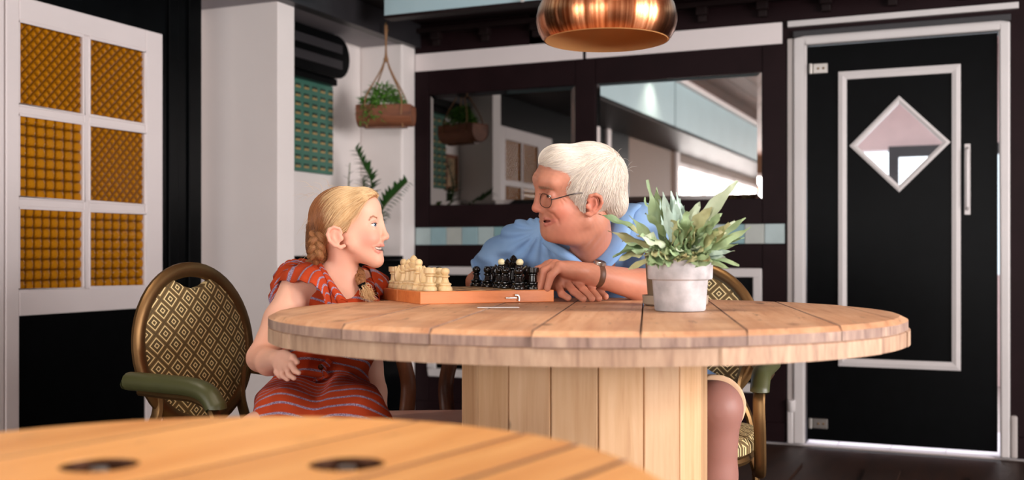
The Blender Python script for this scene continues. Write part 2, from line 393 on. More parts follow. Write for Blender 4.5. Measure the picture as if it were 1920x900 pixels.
box_obj('lower_lip', (-2.78, 4.735, ZS-0.004), (3.6, 4.81, ZS+0.012), dark_soffit, pale); box_obj('lower_lip', (-2.77, -9, ZS-0.004), (-2.695, 4.30, ZS+0.012), dark_soffit, pale)
box_obj('cornice', (-2.70, -9, ZC-0.05), (-2.63, 4.3, ZC), white_paint, pale, 0.01)
box_obj('screw', (-2.02, 4.725, ZS+0.008), (-2.005, 4.736, ZS+0.022), grey_white, pale)
# other walls and windows (behind and beside the camera)
struct('wall_right', [((3.6, -9, 0), (3.72, T0, 0.7)), ((3.6, -9, 2.25), (3.72, T0, ZC)), ((3.6, 3.6, 0.7), (3.72, T0, 2.25)), ((3.6, -9, 0.7), (3.72, 0.2, 2.25))], white_wall)
struct('wall_front', [((-3.42, -8.12, 0), (3.72, -8.0, 0.65)), ((-3.42, -8.12, 2.35), (3.72, -8.0, ZC)), ((-3.42, -8.12, 0.65), (-2.1, -8.0, 2.35)), ((3.1, -8.12, 0.65), (3.72, -8.0, 2.35))], tan_wall)
def window(name, axis, fixed, a0, a1, z0, z1, nbars):
    m = MB(); w = 0.06
    def b(a, c, d, e):
        if axis == 's': m.box((fixed-0.05, a, d), (fixed+0.03, c, e))
        else: m.box((a, fixed-0.03, d), (c, fixed+0.05, e))
    b(a0, a1, z0, z0+w); b(a0, a1, z1-w, z1)
    for i in range(nbars+1):
        c = a0+(a1-a0)*i/nbars; b(c-w/2, c+w/2, z0, z1)
    b(a0, a1, z0+(z1-z0)*0.66, z0+(z1-z0)*0.66+0.04)
    return sgrp(m.build(name, white_paint, None, smooth=False, bevel=0.004))
window('window_1', 's', SL-0.06, -7.3, -1.4, 0.82, 2.06, 7)
window('window_2', 's', 3.66, 0.2, 3.6, 0.7, 2.25, 4)
window('window_3', 't', -8.06, -2.1, 3.1, 0.65, 2.35, 5)
# ------------------------------------------------------------------ the room beyond the black door
nx = plain('pink_plaster', (224, 202, 200), 0.6, var=0.03)
fb = struct('floor_beyond', [((-2.2, T0, -0.1), (1.8, 9.0, -0.006))], grey_paint)
ft = plain('pale_floor_tile', (228, 222, 232), 0.35, var=0.04)
for i in range(9):
    for j in range(3):
        box_obj('floor_tile', (-1.4+i*0.25, T0+0.005+j*0.25, -0.006), (-1.4+i*0.25+0.246, T0+0.005+j*0.25+0.246, 0.0), ft, fb)
struct('ceiling_beyond', [((-2.2, T0+0.12, 2.45), (1.8, 9.0, 2.55))], nx)
struct('wall_beyond', [((-2.2, 8.4, 1.72), (1.8, 8.5, 2.45)), ((-2.2, 8.4, 0), (1.8, 8.5, 0.8)), ((-2.2, 8.4, 0.8), (-1.5, 8.5, 1.72)), ((0.75, 8.4, 0.8), (1.8, 8.5, 1.72)), ((-2.3, T0, 0), (-2.2, 9, 2.5)), ((1.8, T0, 0), (1.9, 9, 2.5))], nx)
struct('trim_6', [((-0.55, 8.34, 1.66), (0.75, 8.4, 1.74)), ((-0.62, 8.34, 0.8), (-0.55, 8.4, 1.74))], charcoal)
area('daylight_beyond_window', (-0.4, 8.46, 1.26), (-PI/2, 0, 0), 2.2, 0.9, 7, (0.92, 0.94, 1.0))
# ------------------------------------------------------------------ door_1: amber glazed door in the left wall
def pane_mesh(w, h, cells_w, cells_h, kind, sub=6):
    nu, nv = cells_w*sub, cells_h*sub; vs = []; fs = []
    for i in range(nu+1):
        for j in range(nv+1):
            u, v = i/sub, j/sub; cu, cv = math.cos(PI*(u-0.5)), math.cos(PI*(v-0.5))
            if kind == 0: hgt = (abs(cu)*abs(cv))**0.6+0.35*(1-min(1, abs(math.hypot((u % 1)-0.5, (v % 1)-0.5)-0.36)/0.08))*0.8
            else:
                d = abs((u % 1)-0.5)+abs((v % 1)-0.5); hgt = 1.2*abs(d-0.5)*2
            e = 0 if i in (0, nu) or j in (0, nv) else 1
            vs.append((0.0085*hgt*e, w*i/nu, h*j/nv))
    for i in range(nu):
        for j in range(nv):
            a = i*(nv+1)+j; fs.append((a, a+nv+1, a+nv+2, a+1))
    n = len(vs); vs += [(-0.004, 0, 0), (-0.004, w, 0), (-0.004, w, h), (-0.004, 0, h)]
    fs.append((n, n+3, n+2, n+1))
    return vs, fs
door1 = thing('door_1', 'white door with six amber patterned glass panes above a black panel', 'door', (SL, 3.27, 0)); door1['kind'] = 'structure'
def dbox(name, t0, t1, z0, z1, x0, x1, m, bev=0.004): return box_obj(name, (x0, t0-3.27, z0), (x1, t1-3.27, z1), m, door1, bev)
ROWS = ((0.816, 1.122), (1.163, 1.470), (1.510, 1.820)); COLS = ((2.939, 3.243), (3.285, 3.589))
dbox('stile', 2.872, 2.932, 0.01, 1.914, -0.035, 0.012, white_paint); dbox('stile', 3.596, 3.698, 0.01, 1.914, -0.035, 0.012, white_paint)
dbox('rail', 2.932, 3.596, 1.827, 1.914, -0.035, 0.012, white_paint); dbox('rail', 2.932, 3.596, 0.717, 0.809, -0.035, 0.012, white_paint); dbox('rail', 2.932, 3.596, 0.01, 0.14, -0.035, 0.012, white_paint)
dbox('panel', 2.932, 3.596, 0.14, 0.717, -0.03, 0.002, black_paint, 0)
dbox('glazing_bar', 3.250, 3.278, 0.809, 1.827, -0.03, 0.008, white_paint)
for za, zb in ((1.129, 1.156), (1.477, 1.503)):
    for ta, tb in ((2.932, 3.250), (3.278, 3.596)): dbox('glazing_bar', ta, tb, za, zb, -0.03, 0.008, white_paint)
kk = 0
for (t0, t1) in COLS:
    for (z0, z1) in ROWS:
        vs, fs = pane_mesh(t1-t0+0.014, z1-z0+0.014, 8 if kk % 2 == 0 else 7, 8, [0, 0, 1, 0, 1, 1][kk]); kk += 1
        m = MB(); m.add([(x-0.006, y+t0-0.007-3.27, z+z0-0.007) for x, y, z in vs], fs); m.build('pane', amber, door1)
        m = MB(); e = 0.009
        for a in ((t0-e, t1+e, z0-e, z0), (t0-e, t1+e, z1, z1+e), (t0-e, t0, z0, z1), (t1, t1+e, z0, z1)): m.box((-0.012, a[0]-3.27, a[2]), (0.011, a[1]-3.27, a[3]))
        m.build('glazing_bead', white_paint, door1, smooth=False, bevel=0.004)
struct('trim_7', [((SL-0.1, 2.62, 0), (SL+0.008, 2.868, 1.914))], white_paint, 0.004)
struct('wall_corridor', [((-4.4, 2.0, 0), (-4.3, 4.4, 2.4))], tan_wall)
# ------------------------------------------------------------------ door_2: black door with a diamond window
DX = -0.36
door2 = thing('door_2', 'black door with grey moulding and a diamond shaped window', 'door', (DX, T0, 0)); door2['kind'] = 'structure'
def slab():
    m = MB(); x0, x1, z0, z1 = -0.795-DX, 0.074-DX, 0.022, 1.985; hw, hh, zc = 0.205, 0.208, 1.481
    for y in (0.0, 0.04):
        R = [(x0, y, z1), (x1, y, z1), (x1, y, z0), (x0, y, z0)]; D = [(0, y, zc+hh), (hw, y, zc), (0, y, zc-hh), (-hw, y, zc)]
        m.add(R+D, [(0, 1, 4), (1, 5, 4), (1, 2, 5), (2, 6, 5), (2, 3, 6), (3, 7, 6), (3, 0, 7), (0, 4, 7)])
    m.add([(x0,0,z0),(x1,0,z0),(x1,0,z1),(x0,0,z1),(x0,.04,z0),(x1,.04,z0),(x1,.04,z1),(x0,.04,z1)], [(0,1,5,4),(1,2,6,5),(2,3,7,6),(3,0,4,7)])
    d = [(0, zc+hh), (hw, zc), (0, zc-hh), (-hw, zc)]
    m.add([(a, y, b) for y in (0, .04) for a, b in d], [(0,1,5,4),(1,2,6,5),(2,3,7,6),(3,0,4,7)])
    return m
slab().build('slab', black_paint, door2, smooth=False)
def frame_poly(name, outer, inner, y0, y1, mm, par):
    m = MB(); n = len(outer)
    vs = [(a, y1, b) for a, b in outer]+[(a, y0+0.004, b) for a, b in outer]+[(a*0.5+c*0.5, y0, b*0.5+d*0.5) for (a, b), (c, d) in zip(outer, inner)]+[(a, y0+0.006, b) for a, b in inner]+[(a, y1, b) for a, b in inner]
    fs = []
    for r in range(5):
        q = (r+1) % 5
        for i in range(n):
            j = (i+1) % n; fs.append((r*n+i, r*n+j, q*n+j, q*n+i))
    m.add(vs, fs); return m.build(name, mm, par, smooth=False)
def rect(x0, x1, z0, z1): return [(x0-DX, z0), (x1-DX, z0), (x1-DX, z1), (x0-DX, z1)]
frame_poly('moulding', rect(-0.642, -0.085, 0.397, 1.848), rect(-0.603, -0.124, 0.436, 1.809), -0.02, 0.0, grey_white, door2)
def dia(hw, hh): return [(0, 1.481+hh), (hw, 1.481), (0, 1.481-hh), (-hw, 1.481)]
frame_poly('window_frame', dia(0.230, 0.233), dia(0.196, 0.199), -0.016, 0.02, grey_white, door2)
MB().add([(a, y, b) for y in (0.018, 0.022) for a, b in dia(0.204, 0.207)], [(0,3,2,1),(4,5,6,7),(0,1,5,4),(1,2,6,5),(2,3,7,6),(3,0,4,7)]).build('window_pane', clear_glass, door2, smooth=False)
m = MB().box((-0.069-DX, -0.008, 1.135), (-0.043-DX, 0, 1.47)); m.tube([(-0.056-DX, -0.002, 1.16), (-0.056-DX, -0.032, 1.17), (-0.056-DX, -0.032, 1.44), (-0.056-DX, -0.002, 1.45)], 0.009, 8)
m.build('pull_handle', grey_white, door2, bevel=0.002)
for z0 in (1.848, 0.080):
    h_ = MB().box((-0.765-DX, -0.006, z0), (-0.695-DX, 0, z0+0.05)).build('hinge', steel, door2, smooth=False, bevel=0.002)
    MB().tube([(-0.776-DX, -0.008, z0), (-0.776-DX, -0.008, z0+0.05)], 0.009, 10).build('hinge_barrel', steel, h_)
    for dx in (0.03, 0.055): MB().sphere((-0.765-DX+dx-0.005, -0.007, z0+0.025), (0.006, 0.003, 0.006), 8, 5).build('screw', bronze, h_)
# ------------------------------------------------------------------ things on and near the walls
def wall_mirror(label, s0, s1, z0, z1, mirror_mat):
    o = thing('wall_mirror', label, 'mirror', ((s0+s1)/2, T0, (z0+z1)/2), 0, 'bevelled wall mirrors')
    w, h = (s1-s0)/2, (z1-z0)/2; b = 0.022
    vs = [(-w, -0.004, -h), (w, -0.004, -h), (w, -0.004, h), (-w, -0.004, h)]+[(-w+b, -0.0075, -h+b), (w-b, -0.0075, -h+b), (w-b, -0.0075, h-b), (-w+b, -0.0075, h-b)]
    MB().add(vs[4:], [(0, 1, 2, 3)]).build('mirror_face', mirror_mat, o, smooth=False)
    MB().add(vs, [(0, 1, 5, 4), (1, 2, 6, 5), (2, 3, 7, 6), (3, 0, 4, 7)]).build('bevelled_edge', mirror_mat, o, smooth=False)
    MB().box((-w, -0.0038, -h), (w, 0, h)).build('backing', black_paint, o, smooth=False)
    return o
wall_mirror('wall mirror reflecting the hanging planter, left of the old man', -2.922, -2.028, 1.231, 1.868, smoked_mirror)
wall_mirror('wall mirror reflecting bright windows, between the old man and the black door', -1.904, -1.019, 1.233, 1.878, mirror_mat)
# black wall heater high on the alcove wall
ht = thing('wall_heater', 'black round-ended louvred unit high on the alcove wall above the green board', 'heater', (SL, 4.80, 1.905))
def stadium(y0, y1, z0, z1, n=10):
    r = (z1-z0)/2; zc = (z0+z1)/2; o = []
    for k in range(n+1): a = -PI/2+PI*k/n; o.append((y1-r+r*math.cos(a), zc+r*math.sin(a)))
    o += [(y0, z1), (y0, z0)]; return o
def extr(out, x0, x1, mm, name, par, bev=0.0):
    n = len(out); m = MB(); vs = [(x0, a, b) for a, b in out]+[(x1, a, b) for a, b in out]
    m.add(vs, [tuple(range(n)), tuple(n+i for i in range(n))]+[(i, (i+1) % n, n+(i+1) % n, n+i) for i in range(n)]); return m.build(name, mm, par, bevel=bev)
extr(stadium(-0.42, 0.285, 0.0, 0.232), 0.001, 0.10, black_paint, 'body', ht, 0.006)
for z0 in (0.050, 0.135): box_obj('louvre', (0.10, -0.40, z0), (0.106, 0.20, z0+0.048), charcoal, ht, 0.002)
box_obj('bracket', (0.001, -0.40, -0.035), (0.07, 0.20, 0.0), black_paint, ht)
# green board with little labelled slots
gb = thing('green_board', 'green wall board with rows of small gold labels below the black heater', 'board', (SL, 4.817, 1.63))
green = plain('green_board', (62, 110, 94), 0.4, var=0.1); gold = plain('gold_label', (178, 152, 98), 0.4, 0.3); dgreen = plain('dark_green', (28, 52, 44), 0.5)
box_obj('board', (0.001, -0.216, -0.245), (0.022, 0.216, 0.243), green, gb, 0.003)
m1 = m2 = None
for i in range(6):
    for j in range(10):
        y = -0.195+0.0772*i; z = 0.205-0.0465*j
        if m1 is None:
            a = box_obj('slot', (0.022, -0.02, 0.0), (0.026, 0.02, 0.011), dgreen, gb); b = box_obj('label_strip', (0.022, -0.022, -0.012), (0.025, 0.022, -0.001), gold, gb); m1, m2 = a.data, b.data
        else: a = link_mesh('slot', m1, gb); b = link_mesh('label_strip', m2, gb)
        a.location = (0, y, z); b.location = (0, y, z)
# small framed picture in the alcove, seen in the mirror
pf = thing('framed_picture', 'small wooden framed picture in the alcove, seen in the left mirror', 'picture', (SL, 4.50, 1.50))
m = MB()
for a in ((-0.09, 0.09, 0.10, 0.122), (-0.09, 0.09, -0.122, -0.10), (-0.09, -0.068, -0.10, 0.10), (0.068, 0.09, -0.10, 0.10)): m.box((0, a[0], a[2]), (0.02, a[1], a[3]))
m.build('frame', planter_wood, pf, smooth=False, bevel=0.003); box_obj('print', (0, -0.07, -0.102), (0.006, 0.07, 0.102), plain('print', (170, 140, 104), 0.6, var=0.5, scale=20), pf)
# leaf helper
def leaf_grid(L, W, nl=6, droop=0.3, fold=0.25, wav=0.0, ph=0.0, tip=0.6):
    vs = []; fs = []
    for i in range(nl+1):
        t = i/nl; w = W*math.sin(PI*min(1, (t*0.94+0.03))**tip)*(1-0.15*t)
        x = L*t; z = -droop*L*t*t
        for j in (-1, 0, 1): vs.append((x, j*w*0.5*(1+0.1*math.sin(ph+7*t)), z+abs(j)*w*fold*0.5+wav*W*math.sin(ph+9*t+j*1.7)))
    for i in range(nl):
        for j in range(2): a = i*3+j; fs.append((a, a+1, a+4, a+3))
    return vs, fs
def xf(vs, M): return [tuple(M @ Vector(v)) for v in vs]
def leaf_mat(name, c1, c2, rough=0.45):
    M = NT(name); oi = M.n('ShaderNodeObjectInfo'); no = M.n('ShaderNodeTexNoise', Scale=60.0, Detail=3.0); M.l(M.coords(), no.inputs['Vector'])
    col = M.mix(no.outputs[0], lin(c1), lin(c2)); M.l(col, M.b.inputs['Base Color'])
    M.b.inputs['Roughness'].default_value = rough; M.b.inputs['Subsurface Weight'].default_value = 0.0
    return M.m
ivy = leaf_mat('ivy', (62, 112, 38), (112, 164, 66)); zz = leaf_mat('zz_leaf', (26, 58, 24), (52, 92, 38), 0.3); stem_m = plain('stem', (84, 104, 52), 0.6)
# hanging planter
hp = thing('hanging_planter', 'wooden log planter with trailing green plant hanging on ropes from the beam', 'planter', (-2.94, 5.03, 1.63), TH-0.1)
def half_log():
    m = MB(); n = 14; out = []
    for k in range(n+1): a = PI+PI*k/n; out.append((0.075*math.cos(a), 0.075+0.075*math.sin(a)*0.95))
    out += [(0.072, 0.118), (-0.072, 0.118)]
    xs = [-0.146, -0.150, -0.135, 0.135, 0.15, 0.146]; sc = [0.90, 0.97, 1.0, 1.0, 0.97, 0.9]; N = len(out); vs = []
    for x, q in zip(xs, sc): vs += [(x, a*q, 0.06+(b-0.06)*q) for a, b in out]
    fs = [tuple(range(N)), tuple((len(xs)-1)*N+i for i in range(N))]
    for r in range(len(xs)-1):
        for i in range(N): j = (i+1) % N; fs.append((r*N+i, r*N+j, (r+1)*N+j, (r+1)*N+i))
    return m.add(vs, fs)
half_log().build('log', planter_wood, hp)
box_obj('underside', (-0.115, -0.02, -0.004), (0.115, 0.02, 0.006), dark_wood, hp); box_obj('soil', (-0.11, -0.05, 0.112), (0.11, 0.05, 0.122), soil, hp)
m = MB(); rng = random.Random(3)
for i in range(520):
    a = rng.uniform(0, 2*PI); r = rng.random()**0.6; x = -0.02+0.115*r*math.cos(a); y = 0.062*r*math.sin(a); z = 0.12+0.125*(1-r*r)*rng.uniform(0.3, 1)
    if rng.random() < 0.13: x = rng.uniform(-0.12, 0.0); y = rng.uniform(-0.098, -0.08); z = rng.uniform(0.02, 0.13)
    vs, fs = leaf_grid(rng.uniform(0.03, 0.05), rng.uniform(0.009, 0.015), 3, 0.5)
    M4 = Matrix.Translation((x, y, z)) @ Matrix.Rotation(a+rng.uniform(-0.8, 0.8), 4, 'Z') @ Matrix.Rotation(rng.uniform(-1.1, 0.5), 4, 'Y') @ Matrix.Rotation(rng.uniform(-0.6, 0.6), 4, 'X')
    m.add(xf(vs, M4), fs)
o = m.build('foliage', ivy, hp); o['kind'] = 'stuff'
zt_ = ZS-1.63
for sx in (-1, 1):
    for sy in (-1, 1):
        MB().tube(bez([(0.004*sx, 0.003*sy, zt_+0.035), (0.008*sx, 0.004*sy, zt_-0.16), (0.092*sx, 0.060*sy, 0.17), (0.098*sx, 0.076*sy, 0.08), (0.098*sx, 0.03*sy, 0.0)], 5), 0.0042, 6).build('rope', rope_mat, hp)
MB().tube([(0, 0, zt_-0.145), (0, 0, zt_-0.165)], 0.014, 8).build('rope_knot', rope_mat, hp)
MB().tube([(0, 0, zt_+0.05), (0, 0, zt_+0.02), (0.012, 0, zt_+0.005), (0, 0, zt_-0.004)], 0.004, 6).build('hook', bronze, hp)
# black cabinet in the alcove and the plant on it
cb = thing('low_cabinet', 'black cabinet standing in the white alcove behind the girl', 'cabinet', (-3.17, 5.13, 0))
box_obj('body', (-0.125, -0.70, 0.0), (0.150, 0.215, 0.915), black_paint, cb, 0.004); box_obj('top', (-0.128, -0.71, 0.917), (0.158, 0.219, 0.94), black_paint, cb, 0.004)
for y in (-0.46, 0.0): box_obj('door', (0.150, y-0.215, 0.08), (0.157, y+0.205, 0.89), black_paint, cb, 0.004)
zp = thing('potted_plant', 'dark green plant with feathered leaf stems in the alcove behind the girl', 'plant', (-3.16, 5.06, 0.941))
MB().lathe([(0.05, 0), (0.075, 0.01), (0.09, 0.13), (0.094, 0.15), (0.084, 0.15), (0.08, 0.12)], 20).build('pot', taupe_pot, zp)
MB().lathe([(0.08, 0.118), (0.0, 0.124)], 20, cap=False).build('soil', soil, zp)
zl = None; rng = random.Random(11)
def zz_stem(pts, n, L):
    global zl
    pts = bez(pts, 10); MB().tube(pts, [0.008*(1-0.7*i/len(pts)) for i in range(len(pts))], 6).build('stem', stem_m, zp)
    for i in range(n):
        k = int(len(pts)*(0.30+0.68*i/n)); p = Vector(pts[k]); d = (Vector(pts[min(k+2, len(pts)-1)])-Vector(pts[max(k-2, 0)])).normalized()
        if zl is None:
            vs, fs = leaf_grid(1.0, 0.44, 5, 0.2, 0.3); m = MB(); m.add(vs, fs); o = m.build('leaflet', zz, zp); zl = o.data
        else: o = link_mesh('leaflet', zl, zp)
        sgn = 1 if i % 2 else -1; side = d.cross(Vector((0.35, -0.9, 0.1))).normalized()*sgn
        dr = (side*0.8+d*0.75+Vector((0, -0.25, 0.0))).normalized()
        o.rotation_mode = 'QUATERNION'; o.rotation_quaternion = dr.to_track_quat('X', 'Z'); o.location = p
        q = L*(1-0.45*i/n)*rng.uniform(0.85, 1.15); o.scale = (q, q, q)
def zq(px, py, d=5.85):
    p = cam_pt(px, py, d); x, y = w2(p[0], p[1]); return (x+3.16, y-5.06, p[2]-0.94)
B0 = (0, 0, 0.12)
zz_stem([B0, zq(690, 400), zq(697, 345, 5.8), zq(682, 310, 5.78), zq(667, 279, 5.78)], 34, 0.082)
zz_stem([B0, zq(700, 420), zq(722, 385, 5.75), zq(745, 360, 5.7), zq(764, 341, 5.66)], 30, 0.085)
zz_stem([B0, zq(660, 400, 5.9), zq(654, 350, 5.92), zq(656, 306, 5.95)], 9, 0.06)
zz_stem([B0, zq(705, 470), zq(712, 430, 5.7), zq(720, 396, 5.68)], 18, 0.08)
zz_stem([B0, zq(680, 400), zq(682, 360, 5.8), zq(680, 335, 5.8)], 22, 0.08)
# ------------------------------------------------------------------ pendant lamp
px_, py_ = w2((1137-960)/FPX*2.36, 2.36)
LZ = CAMZ+(HOR-76)/FPX*2.36
lamp = thing('pendant_lamp', 'brushed copper dome pendant lamp hanging above the table', 'lamp', (px_, py_, LZ))
prof = [(0.137, 0.0), (0.141, 0.004), (0.150, 0.020), (0.1545, 0.040), (0.1545, 0.052), (0.150, 0.072), (0.139, 0.094), (0.121, 0.113), (0.097, 0.129), (0.068, 0.141), (0.035, 0.148), (0.02, 0.152), (0.018, 0.175)]
MB().lathe(prof, 72, cap=False).build('shade', copper, lamp)
MB().lathe([(r-0.003, z-0.001) for r, z in prof[:-2]], 72, cap=False).build('shade_lining', copper_inside, lamp)
MB().tube([(0, 0, 0.172), (0, 0, 0.22)], 0.022, 16).build('lamp_cap', copper, lamp)
MB().tube([(0, 0, 0.22), (0, 0, ZC-LZ)], 0.004, 8).build('cord', black_paint, lamp)
MB().tube([(0, 0, ZC-LZ-0.03), (0, 0, ZC-LZ)], 0.05, 20).build('ceiling_rose', copper, lamp)
b_ = MB().tube([(0, 0, 0.15), (0, 0, 0.105)], 0.018, 12).build('bulb_holder', black_paint, lamp)
MB().sphere((0, 0, 0.08), 0.03, 14, 10).build('bulb', cream_ball, lamp)
def downlight(lx, ly, power, label):
    X, Y = w2(lx, ly); o = thing('ceiling_downlight', label, 'ceiling light', (X, Y, ZC), 0, 'ceiling downlights')
    MB().lathe([(0.045, 0.0), (0.062, 0.0), (0.062, -0.008), (0.045, -0.012)], 28, cap=False).build('trim_ring', grey_white, o)
    M = NT('lamp_glow'); M.b.inputs['Emission Color'].default_value = (1, 0.78, 0.5, 1); M.b.inputs['Emission Strength'].default_value = 6.0
    MB().lathe([(0.0, -0.004), (0.045, -0.004)], 28, cap=False).build('lamp_face', M.m, o)
    l = bpy.data.lights.new('downlight_beam', 'SPOT'); l.energy = power; l.color = (1.0, 0.84, 0.68); l.spot_size = math.radians(115); l.spot_blend = 0.8; l.shadow_soft_size = 0.06
    q = bpy.data.objects.new('downlight_beam', l); COL.objects.link(q); q.location = (X, Y, ZC-0.02)
downlight(-0.25, 0.95, 62, 'added warm ceiling downlight above the near table, out of the picture')  # this and the next two are unseen, added for light from above
downlight(0.35, 2.0, 42, 'added warm ceiling downlight above the round table, beside the copper lamp')
downlight(-1.6, 2.6, 26, 'added warm ceiling downlight in front of the amber glazed door')
downlight(-0.3, -2.6, 30, 'warm ceiling downlight reflected in the right hand mirror')
# ------------------------------------------------------------------ cable-drum tables
def strip_outline(x0, x1, R, n=10):
    x0 = max(x0, -R+1e-4); x1 = min(x1, R-1e-4); o = []
    for k in range(n+1): x = x0+(x1-x0)*k/n; o.append((x, -math.sqrt(max(0, R*R-x*x))))
    for k in range(n+1): x = x1+(x0-x1)*k/n; o.append((x, math.sqrt(max(0, R*R-x*x))))
    return o
def plank(x0, x1, R, z0, z1, rot, mats, par, name='plank', b=0.004, gap=0.0012, dz=0.0, bsub=None):
    A = strip_outline(x0+gap, x1-gap, R, 12 if x1-x0 > 0.1 else 10); Bn = strip_outline(x0+gap+0.0014, x1-gap-0.0014, R-b*1.5, 12 if x1-x0 > 0.1 else 10)
    m = MB(); n = len(A)
    vs = [(x, y, z0) for x, y in A]+[(x, y, z1-b*0.75+dz) for x, y in A]+[(x, y, z1+dz) for x, y in Bn]
    m.add(vs[:], [], 0)
    def addf(f, mi): m.f.append(f); m.m.append(mi)
    for i in range(n):
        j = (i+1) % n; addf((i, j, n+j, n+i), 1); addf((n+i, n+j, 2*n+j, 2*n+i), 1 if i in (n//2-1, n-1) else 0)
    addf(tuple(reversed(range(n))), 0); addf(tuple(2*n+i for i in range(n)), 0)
    m.v = [tuple(v) for v in m.v]
    o = m.build(name, mats, par, smooth=False); o.rotation_euler = (0, 0, rot)
    return o
cx, cy = w2(0.1586, 2.395); ZT = 0.826; RT = 0.686
tb = thing('round_table', 'big round table made from a wooden cable drum with a plank pedestal', 'table', (cx, cy, 0), TH)
PR = -math.radians(7.2)           # planks run away from the camera, a little to the right
xs = [-0.686]+[-0.61+0.172*i for i in range(8)]+[0.686]
xs = [-0.686, -0.56, -0.39, -0.216, -0.042, 0.132, 0.305, 0.475, 0.61, 0.686]
rngp = random.Random(5)
for a, b in zip(xs[:-1], xs[1:]): plank(a, b, RT+rngp.uniform(-0.004, 0.003), ZT-0.026, ZT, PR, [pine_top, rim_upper], tb, 'top_plank', 0.011, 0.0007, rngp.uniform(-0.0015, 0.0))
xs2 = [-0.683, -0.55, -0.40, -0.24, -0.07, 0.1, 0.26, 0.43, 0.58, 0.683]
for a, b in zip(xs2[:-1], xs2[1:]): plank(a, b, RT-0.001+rngp.uniform(-0.002, 0.002), ZT-0.057, ZT-0.0265, PR+PI/2-0.25, [rim_lower, rim_lower], tb, 'lower_plank', 0.003, 0.0008)
RP = 0.272; NS = 18
for i in range(NS):
    a = 2*PI*(i+0.5)/NS-PI/2+0.045; w = RP*2*math.sin(PI/NS)-0.0025
    o = MB().box((-w/2, -0.012, 0.02), (w/2, 0.012, ZT-0.0575)).build('stave', stave_wood, tb, smooth=False, bevel=0.002)
    o.location = ((RP*math.cos(PI/NS)-0.010)*math.cos(a), (RP*math.cos(PI/NS)-0.010)*math.sin(a), 0); o.rotation_euler = (0, 0, a+PI/2)
MB().lathe([(RP-0.03, 0.02), (RP-0.03, ZT-0.06)], 36).build('core', dark_iron, tb); MB().lathe([(0.34, 0.0), (0.34, 0.02)], 48).build('base_disc', stave_wood, tb)
# near table
fx, fy = w2(-0.284, 0.906); ZF = 0.75; RF = 0.4253
ft_ = thing('cable_drum_table', 'blurred round cable drum table in the foreground with two bolt recesses', 'table', (fx, fy, 0), TH)
FR = -math.radians(32.0)
def fl(px, py):                        # view-aligned point on the near table top -> table coordinates
    d = 0.2*FPX/(py-HOR); return ((px-960)/FPX*d+0.284, d-0.906)
def inv(p, r): c, s = math.cos(-r), math.sin(-r); return (p[0]*c-p[1]*s, p[0]*s+p[1]*c)
seam1 = inv(fl(980, 866), FR)[0]; seam2 = inv(fl(1140, 875), FR)[0]
print('seams', seam1, seam2)
bolts = [fl(186, 871), fl(650, 869)]
fxs = [-RF, -0.26, -0.055, seam1-0.085, seam1, seam2, RF]; fxs = sorted(fxs)
planks = []
for a, b in zip(fxs[:-1], fxs[1:]):
    o = plank(a, b, RF+rngp.uniform(-0.003, 0.0), ZF-0.026, ZF, FR, [pine_fg, shaded_edge], ft_, 'top_plank', 0.006, 0.0028 if a > seam1-0.01 or abs(b-seam1) < 0.001 else 0.0009)
    planks.append((a, b, o))
def cut_hole(o, cyl_pts, r):
    bm = bmesh.new()
    for (x, y) in cyl_pts:
        bmesh.ops.create_cone(bm, cap_ends=True, segments=28, radius1=r, radius2=r, depth=0.2, matrix=Matrix.Translation((x, y, ZF)))
    me = bpy.data.meshes.new('cut'); bm.to_mesh(me); bm.free(); c = bpy.data.objects.new('cut', me); COL.objects.link(c)
    md = o.modifiers.new('b', 'BOOLEAN'); md.operation = 'DIFFERENCE'; md.object = c; md.solver = 'EXACT'
    bpy.context.view_layer.update(); dg = bpy.context.evaluated_depsgraph_get(); nm = bpy.data.meshes.new_from_object(o.evaluated_get(dg))
    o.modifiers.clear(); o.data = nm; bpy.data.objects.remove(c)
RB = 0.037
lb = [inv(b, FR) for b in bolts]
for a, b, o in planks:
    hit = [p for p in lb if a-RB < p[0] < b+RB]
    if hit: cut_parent = o.parent; o.parent = None; r_ = o.rotation_euler.copy(); o.rotation_euler = (0, 0, 0); cut_hole(o, hit, RB); o.rotation_euler = r_; o.parent = cut_parent
MB().lathe([(RF-0.004, ZF-0.054), (RF-0.004, ZF-0.0265)], 64).build('lower_disc', shaded_edge, ft_)
for (x, y) in bolts:
    r = MB().lathe([(RB-0.001, ZF-0.026), (0, ZF-0.0255)], 28, (x, y, 0), cap=False).build('washer', dark_iron, ft_)
    MB().lathe([(RB-0.0004, ZF-0.026), (RB-0.0004, ZF-0.0015), (RB-0.0012, ZF-0.001), (RB-0.0012, ZF-0.026)], 32, (x, y, 0), cap=False).build('recess_ring', dark_iron, ft_)
    MB().lathe([(0.013, ZF-0.026), (0.013, ZF-0.012), (0.009, ZF-0.010), (0.009, ZF-0.003), (0.0, ZF-0.002)], 6, (x, y, 0), cap=False).build('bolt', steel, r, smooth=False)
for i in range(14):
    a = 2*PI*i/14; w = 0.2*2*math.sin(PI/14)-0.002
    o = MB().box((-w/2, -0.01, 0.02), (w/2, 0.01, ZF-0.0545)).build('stave', stave_wood, ft_, smooth=False, bevel=0.002); o.location = (0.19*math.cos(a), 0.19*math.sin(a), 0); o.rotation_euler = (0, 0, a+PI/2)
MB().lathe([(0.26, 0.0), (0.26, 0.02)], 40).build('base_disc', stave_wood, ft_)
